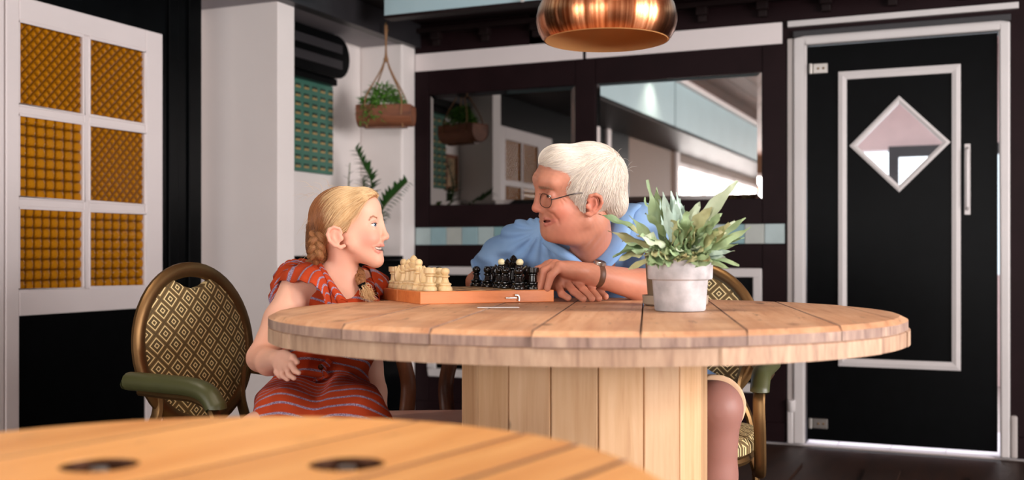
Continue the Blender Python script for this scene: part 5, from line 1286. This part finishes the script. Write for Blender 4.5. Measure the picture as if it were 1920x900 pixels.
# ================================================================== the old man
def build_man():
    H = Head(1096, 360, 2.88, -1, math.radians(17), math.radians(12)); g = H.mm; S = SDF()
    def E(px, py, lat, rx, rl, rz, k=0.012, sub=False): S.ell(H(px, py, lat), [rx*g, rl, rz*g], k, H.R, sub)
    mir = lambda L_: [p-2*((p-H.P)@H.L)*H.L for p in L_]
    T = lambda x, y, d: cam_pt(x, y, d); Z = np.array([0, 0, 1.0])
    E(1100, 337, 0, 68, 0.074, 58, 0.01); E(1050, 325, 0, 42, 0.060, 46, 0.02); E(1056, 385, 0, 43, 0.054, 52, 0.02)
    for sg in (1, -1):
        S.cone(H(1098, 412, 0.050) if sg > 0 else mir([H(1098, 412, 0.050)])[0], H(1035, 436, 0.012) if sg > 0 else mir([H(1035, 436, 0.012)])[0], 0.024, 0.0175, 0.035)
        c = H(1046, 392, 0.036); c = c if sg > 0 else mir([c])[0]; S.ell(c, [18*g, 0.020, 15*g], 0.018, H.R)
        b = [H(1015, 344, 0.003), H(1020, 340, 0.022), H(1036, 343, 0.046)]; b = b if sg > 0 else mir(b); S.chain(b, [0.006, 0.0065, 0.007], 0.030)
    E(1064, 415, 0, 40, 0.050, 35, 0.03); E(1032, 437, 0, 14, 0.019, 13, 0.012); E(1072, 438, 0, 34, 0.038, 18, 0.03)
    # nose
    S.cone(H(1015, 343), H(1005.5, 388), 0.0100, 0.0095, 0.016); S.ell(H(1006, 391), [0.0125, 0.0115, 0.0110], 0.008, H.R)
    for sg in (1, -1):
        c = H(1017.5, 394.5, 0.0130); c = c if sg > 0 else mir([c])[0]; S.ell(c, [0.0115, 0.0075, 0.0090], 0.006, H.R)
        c = H(1011.5, 400.5, 0.006); c = c if sg > 0 else mir([c])[0]; S.ell(c, [0.006, 0.004, 0.003], 0.003, H.R, True)
        fl = [H(1022, 394, 0.019), H(1033, 404, 0.030), H(1040, 418, 0.033)]; fl = fl if sg > 0 else mir(fl); pass
    E(1022, 407, 0, 9, 0.027, 9, 0.012); E(1026, 422, 0, 9, 0.025, 8, 0.012)
    fl = [H.hit(S, 1025, 396, -0.0012), H.hit(S, 1036, 402, -0.0012), H.hit(S, 1045, 412, -0.0012), H.hit(S, 1048, 420, -0.0014)]
    for A in (fl, mir(fl)): S.chain(A, [0.0014, 0.0017, 0.0015, 0.0006], 0.006, True)
    cL = H.hit(S, 1038.5, 413.6, 0.001); gap = [cL, H.hit(S, 1029.5, 414.6, 0.001), H.hit(S, 1023, 415.2, 0.001), H(1019, 415, 0)]
    up = [cL, H.hit(S, 1029, 411.2, 0.001), H.hit(S, 1022, 409.8, 0.001), H(1018.2, 410.0, 0)]; lo_ = [cL, H.hit(S, 1030.5, 418.6, 0.001), H.hit(S, 1024, 420.8, 0.001), H(1020.3, 421.2, 0)]
    for A in (gap, mir(gap)): S.chain(A, [0.0016, 0.0028, 0.0034, 0.0036], 0.002, True)
    for A in (up, mir(up)): S.chain(A, [0.0012, 0.0020, 0.0027, 0.0030], 0.003)
    for A in (lo_, mir(lo_)): S.chain(A, [0.0014, 0.0028, 0.0038, 0.0042], 0.004)
    ec = {}
    for sg in (1, -1):
        c = H(1030.5, 367, 0.0315); c = c if sg > 0 else mir([c])[0]; c = c-H.F*0.003; ec[sg] = c
        c2 = H(1022, 364, 0.031); c2 = c2 if sg > 0 else mir([c2])[0]; S.ell(c2, [7*g, 0.012, 6*g], 0.012, H.R, True)
        lidded_eye(S, H, c, 0.0118, H.F*0.88+H.L*0.44*sg-H.U*0.12, sg, 0.0128, 0.0032, -0.0004)
    # ears
    for sg in (1, -1):
        ex = (lambda px, py, lt: H(px, py, lt)) if sg > 0 else (lambda px, py, lt: mir([H(px, py, lt)])[0])
        S.ell(ex(1113, 384, 0.078), [11*g, 0.007, 18*g], 0.006, H.R); S.ell(ex(1111, 384, 0.086), [8*g, 0.0065, 12*g], 0.003, H.R, True)
        S.chain([ex(1102, 376, 0.078), ex(1107, 367, 0.083), ex(1117, 364.5, 0.088), ex(1126, 369, 0.091), ex(1129, 379, 0.091), ex(1125, 389, 0.088), ex(1116, 398, 0.083), ex(1106, 403, 0.079), ex(1101, 401, 0.077)], [0.0034, 0.0040, 0.0044, 0.0044, 0.0040, 0.0040, 0.0048, 0.0062, 0.0058], 0.003)
        S.chain([ex(1117, 373, 0.084), ex(1119, 383, 0.085), ex(1112, 394, 0.083)], [0.003]*3, 0.003); S.ell(ex(1101, 387, 0.079), [0.0045, 0.004, 0.007], 0.004, H.R)
    # neck, leaning trunk
    S.cone(H(1104, 412), T(1116, 482, 3.06), 0.056, 0.056, 0.02); S.cone(T(1085, 432, 2.90), T(1106, 490, 3.035), 0.034, 0.036, 0.03)
    sr, sl = T(985, 462, 3.14), T(1200, 432, 3.12)
    S.cone(T(1020, 470, 3.13), T(1175, 450, 3.13), 0.070, 0.070, 0.03); S.cone(T(1130, 460, 3.08), sr, 0.048, 0.050, 0.06); S.cone(T(1135, 455, 3.08), sl, 0.048, 0.050, 0.06)
    S.ell(T(1105, 520, 3.17), [0.175, 0.105, 0.15], 0.03); S.cone(T(1130, 570, 3.20), T(1235, 740, 3.12), 0.115, 0.135, 0.04)
    # arms: the right one lies behind the chess pieces, the left one across the table
    er = T(894, 529, 3.19); wr = T(1024, 522, 2.94)
    S.chain([sr, T(938, 500, 3.175), er], [0.058, 0.050, 0.041], 0.02); S.chain([er, T(962, 526, 3.125), wr], [0.041, 0.040, 0.028], 0.012)
    el = T(1262, 533, 2.93); wl = T(1117, 516, 2.83)
    S.chain([sl, T(1240, 480, 3.04), el], [0.060, 0.052, 0.043], 0.02); S.chain([el, T(1200, 535, 2.90), wl], [0.043, 0.044, 0.0290], 0.012)
    # right hand, flat on the table, fingers to the right
    mr = [T(1080, 541, 2.815), T(1090, 533, 2.830), T(1099, 528.5, 2.850), T(1105, 527, 2.872)]
    pr = [T(1089, 553, 2.795), T(1104, 549, 2.800), T(1115, 546, 2.815), T(1121, 545, 2.845)]
    tr = [T(1066, 559, 2.785), T(1094, 560.5, 2.776), T(1110, 560, 2.780), T(1123, 559.5, 2.788)]
    mr = [T(1047, 536, 2.835), T(1060, 528, 2.838), T(1077, 525, 2.848), T(1092, 525.5, 2.865)]; pr = [T(1053, 551, 2.802), T(1076, 547, 2.806), T(1094, 543.5, 2.812), T(1108, 542.5, 2.828)]
    rr = [(0.0105, 0.0096, 0.0085), (0.0115, 0.0105, 0.0090), (0.0118, 0.0106, 0.0092), (0.0116, 0.0104, 0.0090)]
    for m_ in mr: S.cone(wr, m_, 0.0240, 0.0135, 0.014)
    S.ell(T(1055, 529, 2.868), [0.040, 0.036, 0.022], 0.016)
    for a, b, c, r in zip(mr, pr, tr, rr): S.chain([a, b, c], r, 0.004, k0=0.006)
    for m_ in mr[1:]: S.ell(m_+Z*0.005, [0.009, 0.009, 0.0075], 0.008)
    S.chain([T(1070, 532, 2.885), T(1110, 540, 2.87), T(1135, 556, 2.845)], [0.013, 0.0115, 0.0095], 0.008)
    # left hand, resting on the right one, fingers hanging over
    ml = [T(1050, 500, 2.790), T(1041, 496.5, 2.812), T(1033, 496, 2.838), T(1027, 498, 2.862)]
    pl_ = [T(1033, 517, 2.775), T(1021, 508, 2.795), T(1012, 505, 2.822), T(1008, 506, 2.850)]
    tl = [T(1026, 541, 2.775), T(1013, 540, 2.790), T(1003, 537, 2.815), T(999, 532, 2.842)]
    rl = [(0.0110, 0.0105, 0.0086), (0.0120, 0.0108, 0.0090), (0.0120, 0.0108, 0.0090), (0.0118, 0.0106, 0.0090)]
    for m_ in ml: S.cone(wl, m_, 0.0235, 0.0130, 0.014)
    S.ell(T(1073, 507, 2.815), [0.040, 0.034, 0.020], 0.016)
    for a, b, c, r in zip(ml, pl_, tl, rl): S.chain([a, b, c], r, 0.004, k0=0.006)
    for m_ in ml: S.ell(m_+Z*0.004, [0.009, 0.009, 0.0075], 0.008)
    S.chain([T(1075, 512, 2.86), T(1050, 522, 2.885), T(1035, 530, 2.89)], [0.014, 0.0115, 0.0095], 0.008)
    # legs
    hl, kl, al = T(1300, 765, 3.04), T(1342, 762, 2.66), T(1340, 0, 2.72); al = np.array([kl[0]-0.005, 2.70, 0.10])
    S.chain([hl, kl], [0.088, 0.064], 0.03); S.chain([kl+Z*-0.01, kl*0.62+al*0.38+np.array([0, 0.012, 0]), al], [0.060, 0.057, 0.036], 0.025); S.cone(al, al+np.array([0.01, -0.15, -0.06]), 0.04, 0.034, 0.02); S.cone(al, al+np.array([0.0, 0.04, -0.06]), 0.036, 0.03, 0.02)
    hr = T(1190, 765, 3.06); kr = np.array([0.235, 2.80, 0.575]); ar = np.array([0.25, 2.88, 0.10])
    S.chain([hr, kr, ar], [0.088, 0.062, 0.036], 0.03); S.cone(ar, ar+np.array([-0.01, -0.14, -0.06]), 0.04, 0.034, 0.02); S.cone(ar, ar+np.array([0.0, 0.04, -0.06]), 0.036, 0.03, 0.02)
    base = np.array([0.40, 2.95, 0.0]); bw = w2(base[0], base[1])
    root = thing('person', 'white haired man with glasses in a blue polo shirt leaning on the table', 'person', (bw[0], bw[1], 0), TH)
    def wr_(P):
        f, l, u = ((P-H.P)@H.F), ((P-H.P)@H.L), ((P-H.P)@H.U); u1 = H.loc(H(1018, 318)[None])[0]; o = 0
        o = o+0.0007*np.sin((u-u1[2])*560+0.9*np.sin(l*60))*np.exp(-((u-u1[2])/0.020)**2)*(f > u1[0]-0.055)*np.exp(-(l/0.05)**4)
        c = H.loc(H(1050, 366, 0.055)[None])[0]; dx, dz = f-c[0], u-c[2]; th = np.arctan2(dz, -dx); r = np.hypot(dx, dz)
        o = o+0.0008*np.sin(th*13)*np.exp(-((r-0.017)/0.011)**2)*(l > 0.02)*(np.abs(th) < 1.5)
        c = H.loc(H(1112, 455, 0.03)[None])[0]; o = o+0.0012*np.sin((f-c[0])*230+u*90)*np.exp(-(((f-c[0])/0.035)**2+((u-c[2])/0.03)**2))
        return o
    S.post.append(wr_)
    hz = H(1100, 462)[2]; az = 0.825
    parts = [S.mesh(0.0024, [-0.16, 2.72, az-0.003], [0.53, 3.16, 9]), S.mesh(0.0065, [-9, -9, 0], [9, 9, az])]
    def color(V):
        C = np.tile(L3((190, 130, 106)), (len(V), 1)); n_ = np.sin(V[:, 0]*310+V[:, 2]*120)*np.sin(V[:, 1]*270+V[:, 2]*330)
        C = C*(1+0.04*n_[:, None])
        C = blend(C, 0.6*gauss(V, H(1050, 396, 0.045), 0.030), L3((190, 104, 84))); C = blend(C, 0.65*gauss(V, H(1003, 391, 0), 0.020), L3((190, 104, 84)))
        C = blend(C, 0.7*gauss(V, H(1114, 384, 0.085), 0.028), L3((206, 116, 94))); C = blend(C, 0.35*gauss(V, H(1060, 425, 0.05), 0.04), L3((180, 106, 88)))
        C = blend(C, 0.5*gauss(V, T(1115, 470, 2.98), 0.06), L3((196, 112, 84)))
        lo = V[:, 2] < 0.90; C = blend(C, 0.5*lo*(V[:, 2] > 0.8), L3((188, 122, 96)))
        for m_ in mr[1:]+ml+pr+pl_: C = blend(C, 0.35*gauss(V, m_, 0.013), L3((206, 122, 98)))
        for A, r in ((up, 0.0030), (lo_, 0.0044)):
            for B in (A, mir(A)):
                for i in range(len(B)-1):
                    a, b = B[i], B[i+1]; ab = b-a; t = np.clip(((V-a)@ab)/(ab@ab), 0, 1); dd = np.linalg.norm(V-a-t[:, None]*ab, axis=1); C = blend(C, np.clip(1.7-dd/r, 0, 0.40), L3((176, 98, 88)))
        for B in (gap, mir(gap)):
            for i, r in enumerate((0.0025, 0.0034, 0.004)):
                a, b = B[i]-H.F*0.001, B[i+1]-H.F*0.001; ab = b-a; t = np.clip(((V-a)@ab)/(ab@ab), 0, 1); dd = np.linalg.norm(V-a-t[:, None]*ab, axis=1); C = blend(C, np.clip((r-dd)/0.0012, 0, 0.9), L3((110, 46, 42)))
        for c in ec.values(): C = blend(C, 0.35*np.exp(-((np.linalg.norm(V-c, axis=1)-0.0135)/0.0025)**2), L3((160, 92, 74)))
        leg = V[:, 2] < 0.7; C = blend(C, 0.9*leg, L3((158, 112, 102)))  # legs greyed: under-table shade put into the skin colour
        return C
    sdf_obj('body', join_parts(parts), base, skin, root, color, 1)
    nm = plain('nail', (222, 168, 146), 0.3, var=0.02)
    for t_, p_ in list(zip(tr, pr))[0:4]:
        d = (t_-p_)/np.linalg.norm(t_-p_); q = t_+d*0.003+Z*0.0066; m = MB(); sd = np.cross(d, Z); sd /= np.linalg.norm(sd); d2 = (d-Z*0.35); d2 /= np.linalg.norm(d2); u2 = np.cross(sd, d2)
        rows = [[q+d2*a+sd*b*(1-0.25*(a > 0.003))-u2*(abs(b)*28*abs(b)) for b in (-0.0055, -0.003, 0, 0.003, 0.0055)] for a in (-0.0055, 0, 0.0045, 0.0062)]
        vs = [p-base for r_ in rows for p in r_]; m.add(vs, [(i*5+j, i*5+j+1, i*5+j+6, i*5+j+5) for i in range(3) for j in range(4)]); o = m.build('fingernail', nm, root); md = o.modifiers.new('t', 'SOLIDIFY'); md.thickness = 0.0008
    for sg in (1, -1): eye('eye', root, base, H, ec[sg], H.F*0.93+H.L*0.25*sg-Z*0.16, 0.0118, iris_grey)
    # hair
    cap = SDF(); hp_ = [(1016, 296), (1008, 286), (1030, 262), (1085, 254), (1150, 262), (1190, 310), (1192, 360), (1176, 392), (1152, 404), (1134, 402), (1131, 384), (1130, 368), (1118, 359), (1104, 361), (1099, 374), (1094, 395), (1078, 396), (1068, 378), (1068, 355), (1060, 335), (1060, 318), (1048, 306), (1030, 298)]
    pl = np.array([H.loc(H(x, y, 0.065)[None])[0][[0, 2]] for x, y in hp_])
    cap.ell(H(1104, 334, 0), [74*g, 0.084, 67*g], 0.01, H.R); cap.ell(H(1052, 302, 0), [40*g, 0.064, 30*g], 0.02, H.R); cap.ell(H(1090, 380, 0), [22*g, 0.075, 30*g], 0.02, H.R); cap.ell(H(1148, 378, 0), [24*g, 0.062, 32*g], 0.02, H.R)
    inner = SDF(); inner.ops = list(cap.ops)
    cut = lambda P: poly_dist(((P-H.P)@H.F), ((P-H.P)@H.U), pl)
    cap.ops.append((lambda P: -cut(P), np.array([-9.]*3), np.array([9.]*3), 0.004, True))
    mid = H(1096, 330); cv = cap.mesh(0.003, mid-0.16, mid+0.16)
    hs = plain('hair_shell_white', (206, 196, 184), 0.6, var=0.08, scale=80); sdf_obj('hair_cap', cv, base, hs, root, None, 1)
    rng = np.random.default_rng(9); V = cv[0]; V = V[(cut(V) < 0.003)]; V = V[inner.at(V) > -0.004]
    W0 = H(1146, 300, 0.035)
    def flow(P):
        d = P-W0; r = np.linalg.norm(d, axis=1)[:, None]; d = d/r; lat_ = (P-H.P)@H.L; low = np.clip((H(1100, 330)[2]-P[:, 2])/0.03, 0, 1)[:, None]
        sw = np.cross(H.L, d)*0.25
        fr_ = np.clip(((P-H.P)@H.F-0.03)/0.04, 0, 1)[:, None]
        return d+sw-Z*(0.55*low)+fr_*(H.F*0.3)
    wm = hair_mat('hair_white', (246, 238, 222), (216, 208, 200)); wm2 = hair_mat('hair_silver', (232, 228, 224), (196, 190, 186))
    ear2 = H.loc(H(1114, 386, 0.08)[None])[0]
    def clear(paths):
        o = []
        for q in paths:
            f, l, u = H.loc(q).T; m = ((f-ear2[0])/0.021)**2+((u-ear2[2])/0.026)**2 < 1
            m &= l > 0.05
            if m[0]: continue
            if m.any(): q = q[:max(3, int(np.argmax(m)))]
            o.append(q)
        return o
    strands('hair_white', root, base, wm, clear(grow(inner, V, flow, 9500, 12, 0.0055, rng, 0.0030, wob=0.05)), 0.00042)
    side = ((V-H.P)@H.L > 0.03) & (V[:, 2] < H(1100, 345)[2]+rng.normal(0, 0.012, len(V))); strands('hair_sides', root, base, wm, clear(grow(inner, V[side], flow, 1800, 9, 0.0045, rng, 0.0045, wob=0.12)), 0.00042)
    ws = []
    for i in range(14):
        a = H(rng.uniform(1140, 1178), rng.uniform(285, 350), rng.uniform(-0.02, 0.05)); d = rng.normal(0, 0.008, 3); ws.append(np.array(bez([a, a+np.array([0.008, 0, 0.008])+d*0.5, a+np.array([0.016, 0, 0.008])+d*1.2], 5)))
    strands('hair_wisps', root, base, wm, ws, 0.0002)
    bm_ = hair_mat('brow_grey', (206, 178, 156), (172, 138, 114))
    for sg in (1, -1):
        bs = []
        for i in range(110):
            t = rng.random(); p = bez([H(1016, 351, 0.013), H(1024, 349, 0.028), H(1044, 354, 0.048)], 10)[int(t*19)]+H.F*0.0055+rng.normal(0, 0.0016, 3); d = (H.L*0.9+Z*0.25+H.F*0.25+rng.normal(0, 0.25, 3))*0.0055
            q = [p, p+d, p+d*1.8-Z*0.001]; q = S.project(np.array(q if sg > 0 else mir(q)), 0.001); q[2] += H.F*0.002; bs.append(q)
        strands('eyebrow', root, base, bm_, bs, 0.0003)
    # glasses
    gm = plain('glasses_frame', (58, 52, 50), 0.3, 0.8); G = lambda p: p-base
    gl = thing('glasses', 'thin dark framed glasses worn by the white haired man', 'glasses', (bw[0], bw[1], 0), TH)
    rims = {}
    for sg in (1, -1):
        inn = H(1013.5, 369, 0.0125); out = H(1034.5, 378, 0.0600); dn = -H.U+H.F*0.10; dn /= np.linalg.norm(dn); wd = (out-inn); shp = []
        for k in range(28):
            a = 2*PI*k/28; e = 0.72; u = math.copysign(abs(math.cos(a))**e, math.cos(a)); v = math.copysign(abs(math.sin(a))**e, math.sin(a))
            shp.append((inn+out)/2+wd*0.5*u*(1-0.06*(v > 0)*v)+dn*(0.0170*v+0.004)+H.F*0.003*(1-u*u))
        if sg < 0: shp = mir(shp)
        rims[sg] = shp; MB().tube([G(p) for p in shp], 0.0009, 6, closed=True).build('lens_rim', gm, gl)
        c = sum(shp)/28; m = MB(); m.add([G(p) for p in shp]+[G(c+H.F*0.002)], [(i, (i+1) % 28, 28) for i in range(28)]); o = m.build('lens', clear_glass, gl); md = o.modifiers.new('t', 'SOLIDIFY'); md.thickness = 0.0008
        q = [H(1033.5, 373.5, 0.0605), H(1035.5, 374.0, 0.066), H(1052, 370.0, 0.0715), H(1072, 364.5, 0.0755), H(1090, 362, 0.0745), H(1112, 364, 0.076)]; q = q if sg > 0 else mir(q)
        MB().tube([G(p) for p in bez(q, 5)], 1.0, 6, flat=(0.0015, 0.0008), up=(0, 0, 1)).build('temple_arm', gm, gl)
    br = [H(1013, 364, 0.012), H(1008.0, 360, 0.005), H(1006.5, 358.5, 0.0)]; MB().tube([G(p) for p in (br+mir(br)[::-1][1:])], 0.0012, 6).build('bridge', gm, gl)
    # polo shirt
    Pm = NT('blue_polo'); no = Pm.n('ShaderNodeTexNoise', Scale=700.0); Pm.l(Pm.coords(), no.inputs['Vector']); n2 = Pm.n('ShaderNodeTexNoise', Scale=9.0, Detail=3.0); Pm.l(Pm.coords(), n2.inputs['Vector'])
    Pm.l(Pm.ramp(n2.outputs[0], [(0.3, lin((120, 156, 202))), (0.7, lin((142, 176, 216)))]), Pm.b.inputs['Base Color']); Pm.b.inputs['Roughness'].default_value = 0.9; Pm.b.inputs['Specular IOR Level'].default_value = 0.15; Pm.bump(no.outputs[0], 0.25, 0.001)
    polo = Pm.m; D = SDF(); b_ = 0.012
    D.cone(T(1020, 470, 3.13), T(1175, 450, 3.13), 0.070+b_, 0.070+b_, 0.03); D.cone(T(1130, 460, 3.08), sr, 0.048+b_, 0.054+b_, 0.06); D.cone(T(1135, 455, 3.08), sl, 0.048+b_, 0.054+b_, 0.06)
    D.ell(T(1105, 520, 3.17), [0.175+b_, 0.105+b_, 0.15+b_], 0.03); D.cone(T(1130, 570, 3.20), T(1235, 740, 3.12), 0.115+b_, 0.135+b_, 0.04)
    D.ell(T(1290, 735, 3.06), [0.115, 0.13, 0.075], 0.03)
    D.chain([sr, T(938, 496, 3.175), T(912, 517, 3.19)], [0.072, 0.068, 0.062], 0.03); D.chain([sl, T(1240, 480, 3.04), T(1256, 514, 2.975)], [0.074, 0.068, 0.066], 0.03)
    # openings: neck and V, sleeve ends
    D.cone(H(1106, 400), T(1118, 474, 3.03), 0.066, 0.058, 0.004, True); D.cone(T(1098, 470, 2.97), T(1106, 503, 3.0), 0.048, 0.012, 0.006, True)
    dr = (er-T(938, 500, 3.175)); dr /= np.linalg.norm(dr); c0 = T(906, 522, 3.19)
    D.custom(lambda P: np.maximum(-((P-c0)@dr), np.linalg.norm(P-c0, axis=-1)-0.11), c0-0.12, c0+0.12, 0.004, True)
    dl = (el-T(1240, 480, 3.04)); dl /= np.linalg.norm(dl); c1 = T(1256, 512, 2.975)
    D.custom(lambda P: np.maximum(-((P-c1)@dl), np.linalg.norm(P-c1, axis=-1)-0.12), c1-0.13, c1+0.13, 0.004, True)
    lo, hi = D.bounds(); vx = 0.0046; d, lo = D.grid(lo, hi, vx); n = d.shape
    P = np.stack(np.meshgrid(*[lo[i]+vx*np.arange(n[i]) for i in range(3)], indexing='ij'), -1)
    q = T(1015, 430, 3.05); dq = P-q; ang = np.arctan2(dq[..., 0]+0.0, -dq[..., 2]); rad = np.sqrt(dq[..., 0]**2+dq[..., 2]**2)
    fold = 0.0045*np.sin(ang*15+rad*10+3*np.sin(P[..., 1]*20))*np.clip(rad/0.05, 0, 1)*(P[..., 0] < 0.22)+0.003*np.sin(P[..., 0]*52+P[..., 2]*34+2*np.sin(P[..., 2]*40))
    d = d-fold.astype(np.float32); sdf_obj('polo_shirt', nets(d, lo, vx), base, polo, root, None, 1)
    def strip(name, A, B, mat_, th=0.004, n=10, bulge=0.006):
        A = bez(A, n); B = bez(B, n); R_ = 4; vs = []
        for a, b in zip(A, B):
            for j in range(R_+1): t = j/R_; vs.append(a*(1-t)+b*t+np.array([0, -1, 0.5])*bulge*math.sin(PI*t)-base)
        m = MB().add(vs, [(i*(R_+1)+j, i*(R_+1)+j+1, (i+1)*(R_+1)+j+1, (i+1)*(R_+1)+j) for i in range(len(A)-1) for j in range(R_)]); o = m.build(name, mat_, root); md = o.modifiers.new('t', 'SOLIDIFY'); md.thickness = th; md.offset = 0; return o
    strip('collar', [T(1165, 384, 3.12), T(1150, 398, 3.03), T(1146, 420, 2.985), T(1137, 450, 2.965), T(1122, 480, 2.96), T(1107, 503, 2.955)], [T(1205, 384, 3.10), T(1190, 400, 3.02), T(1184, 428, 2.965), T(1174, 462, 2.945), T(1158, 488, 2.935), T(1128, 514, 2.930)], polo)
    strip('collar', [T(1020, 440, 3.06), T(1040, 456, 3.0), T(1062, 468, 2.955), T(1084, 486, 2.945), T(1104, 504, 2.95)], [T(1012, 452, 3.06), T(1030, 468, 3.0), T(1050, 482, 2.95), T(1072, 493, 2.935), T(1092, 503, 2.94)], polo)
    strip('placket', [T(1104, 500, 2.955), T(1106, 520, 2.985), T(1108, 545, 3.0)], [T(1120, 500, 2.955), T(1122, 520, 2.985), T(1124, 545, 3.0)], polo, bulge=0.002)
    # sleeve hem
    def ring(c, d, r, n=30):
        d = d/np.linalg.norm(d); a = np.cross(d, Z); a /= np.linalg.norm(a); b = np.cross(d, a); return [c+a*r*math.cos(2*PI*k/n)+b*r*math.sin(2*PI*k/n)-base for k in range(n)]
    MB().tube(ring(c0-dr*0.004, dr, 0.0605), 1.0, 6, closed=True, flat=(0.006, 0.006)).build('sleeve_hem', polo, root)
    # shorts
    kh = plain('khaki', (214, 178, 142), 0.85, var=0.05, bump=0.05); Q = SDF(); hem = kl*0.80+hl*0.20; hem[0] += 0.012
    Q.chain([hl, hem+np.array([0.004, 0, 0.006])], [0.098, 0.076], 0.03); hem2 = kr*0.75+hr*0.25; Q.chain([hr, hem2], [0.098, 0.083], 0.03); Q.cone(T(1235, 770, 3.12), T(1255, 775, 3.12), 0.135, 0.135, 0.05)
    for c, a, b in ((hem, hl, kl), (hem2, hr, kr)):
        dd = (b-a)/np.linalg.norm(b-a); Q.custom(lambda P, c=c, dd=dd: np.maximum(-((P-c)@dd), np.linalg.norm(P-c, axis=-1)-0.12), c-0.13, c+0.13, 0.004, True)
    sdf_obj('shorts', Q.mesh(0.006), base, kh, root, None, 1)
    shoe = plain('shoe', (70, 52, 40), 0.5)
    for a in (al, ar):
        s_ = SDF(); s_.cone(a+np.array([0, 0.045, -0.055]), a+np.array([0.005, -0.17, -0.064]), 0.046, 0.038, 0.02); s_.cone(a+np.array([0, 0.03, -0.03]), a+np.array([0, 0, -0.01]), 0.046, 0.046, 0.03); s_.custom(lambda P: P[..., 2]-0.004, a-1, a+1, 0.0, True) ; sdf_obj('shoe', s_.mesh(0.006), base, shoe, root, None, 1)
    # watch on the left wrist
    leather = plain('watch_leather', (92, 58, 38), 0.5, var=0.12, bump=0.1); dv = el-wl; dv /= np.linalg.norm(dv); wc = wl+dv*0.004
    wt = thing('wristwatch', 'brown leather wristwatch on the old man\'s left wrist', 'watch', (bw[0], bw[1], 0), TH)
    MB().tube([p for p in ring(wc, dv, 0.0312, 40)], 1.0, 8, closed=True, flat=(0.010, 0.0022), up=tuple(dv)).build('strap', leather, wt)
    u_ = np.array([0.15, -0.25, 1.0]); u_ = u_-dv*(u_@dv); u_ /= np.linalg.norm(u_); s2 = np.cross(u_, dv); fc = wc+u_*0.0325
    def disc(r, h, c): 
        return [c+s2*r*math.cos(2*PI*k/24)+dv*r*math.sin(2*PI*k/24)+u_*h-base for k in range(24)]
    m = MB(); A_ = disc(0.0165, -0.002, fc)+disc(0.0165, 0.005, fc)+disc(0.0145, 0.007, fc); m.add(A_, [(i, (i+1) % 24, 24+(i+1) % 24, 24+i) for i in range(24)]+[(24+i, 24+(i+1) % 24, 48+(i+1) % 24, 48+i) for i in range(24)]+[tuple(reversed(range(24)))]); m.build('case', steel, wt)
    m = MB(); m.add(disc(0.0142, 0.0066, fc), [tuple(range(24))]); m.build('dial', charcoal, wt)
    return root
build_man()
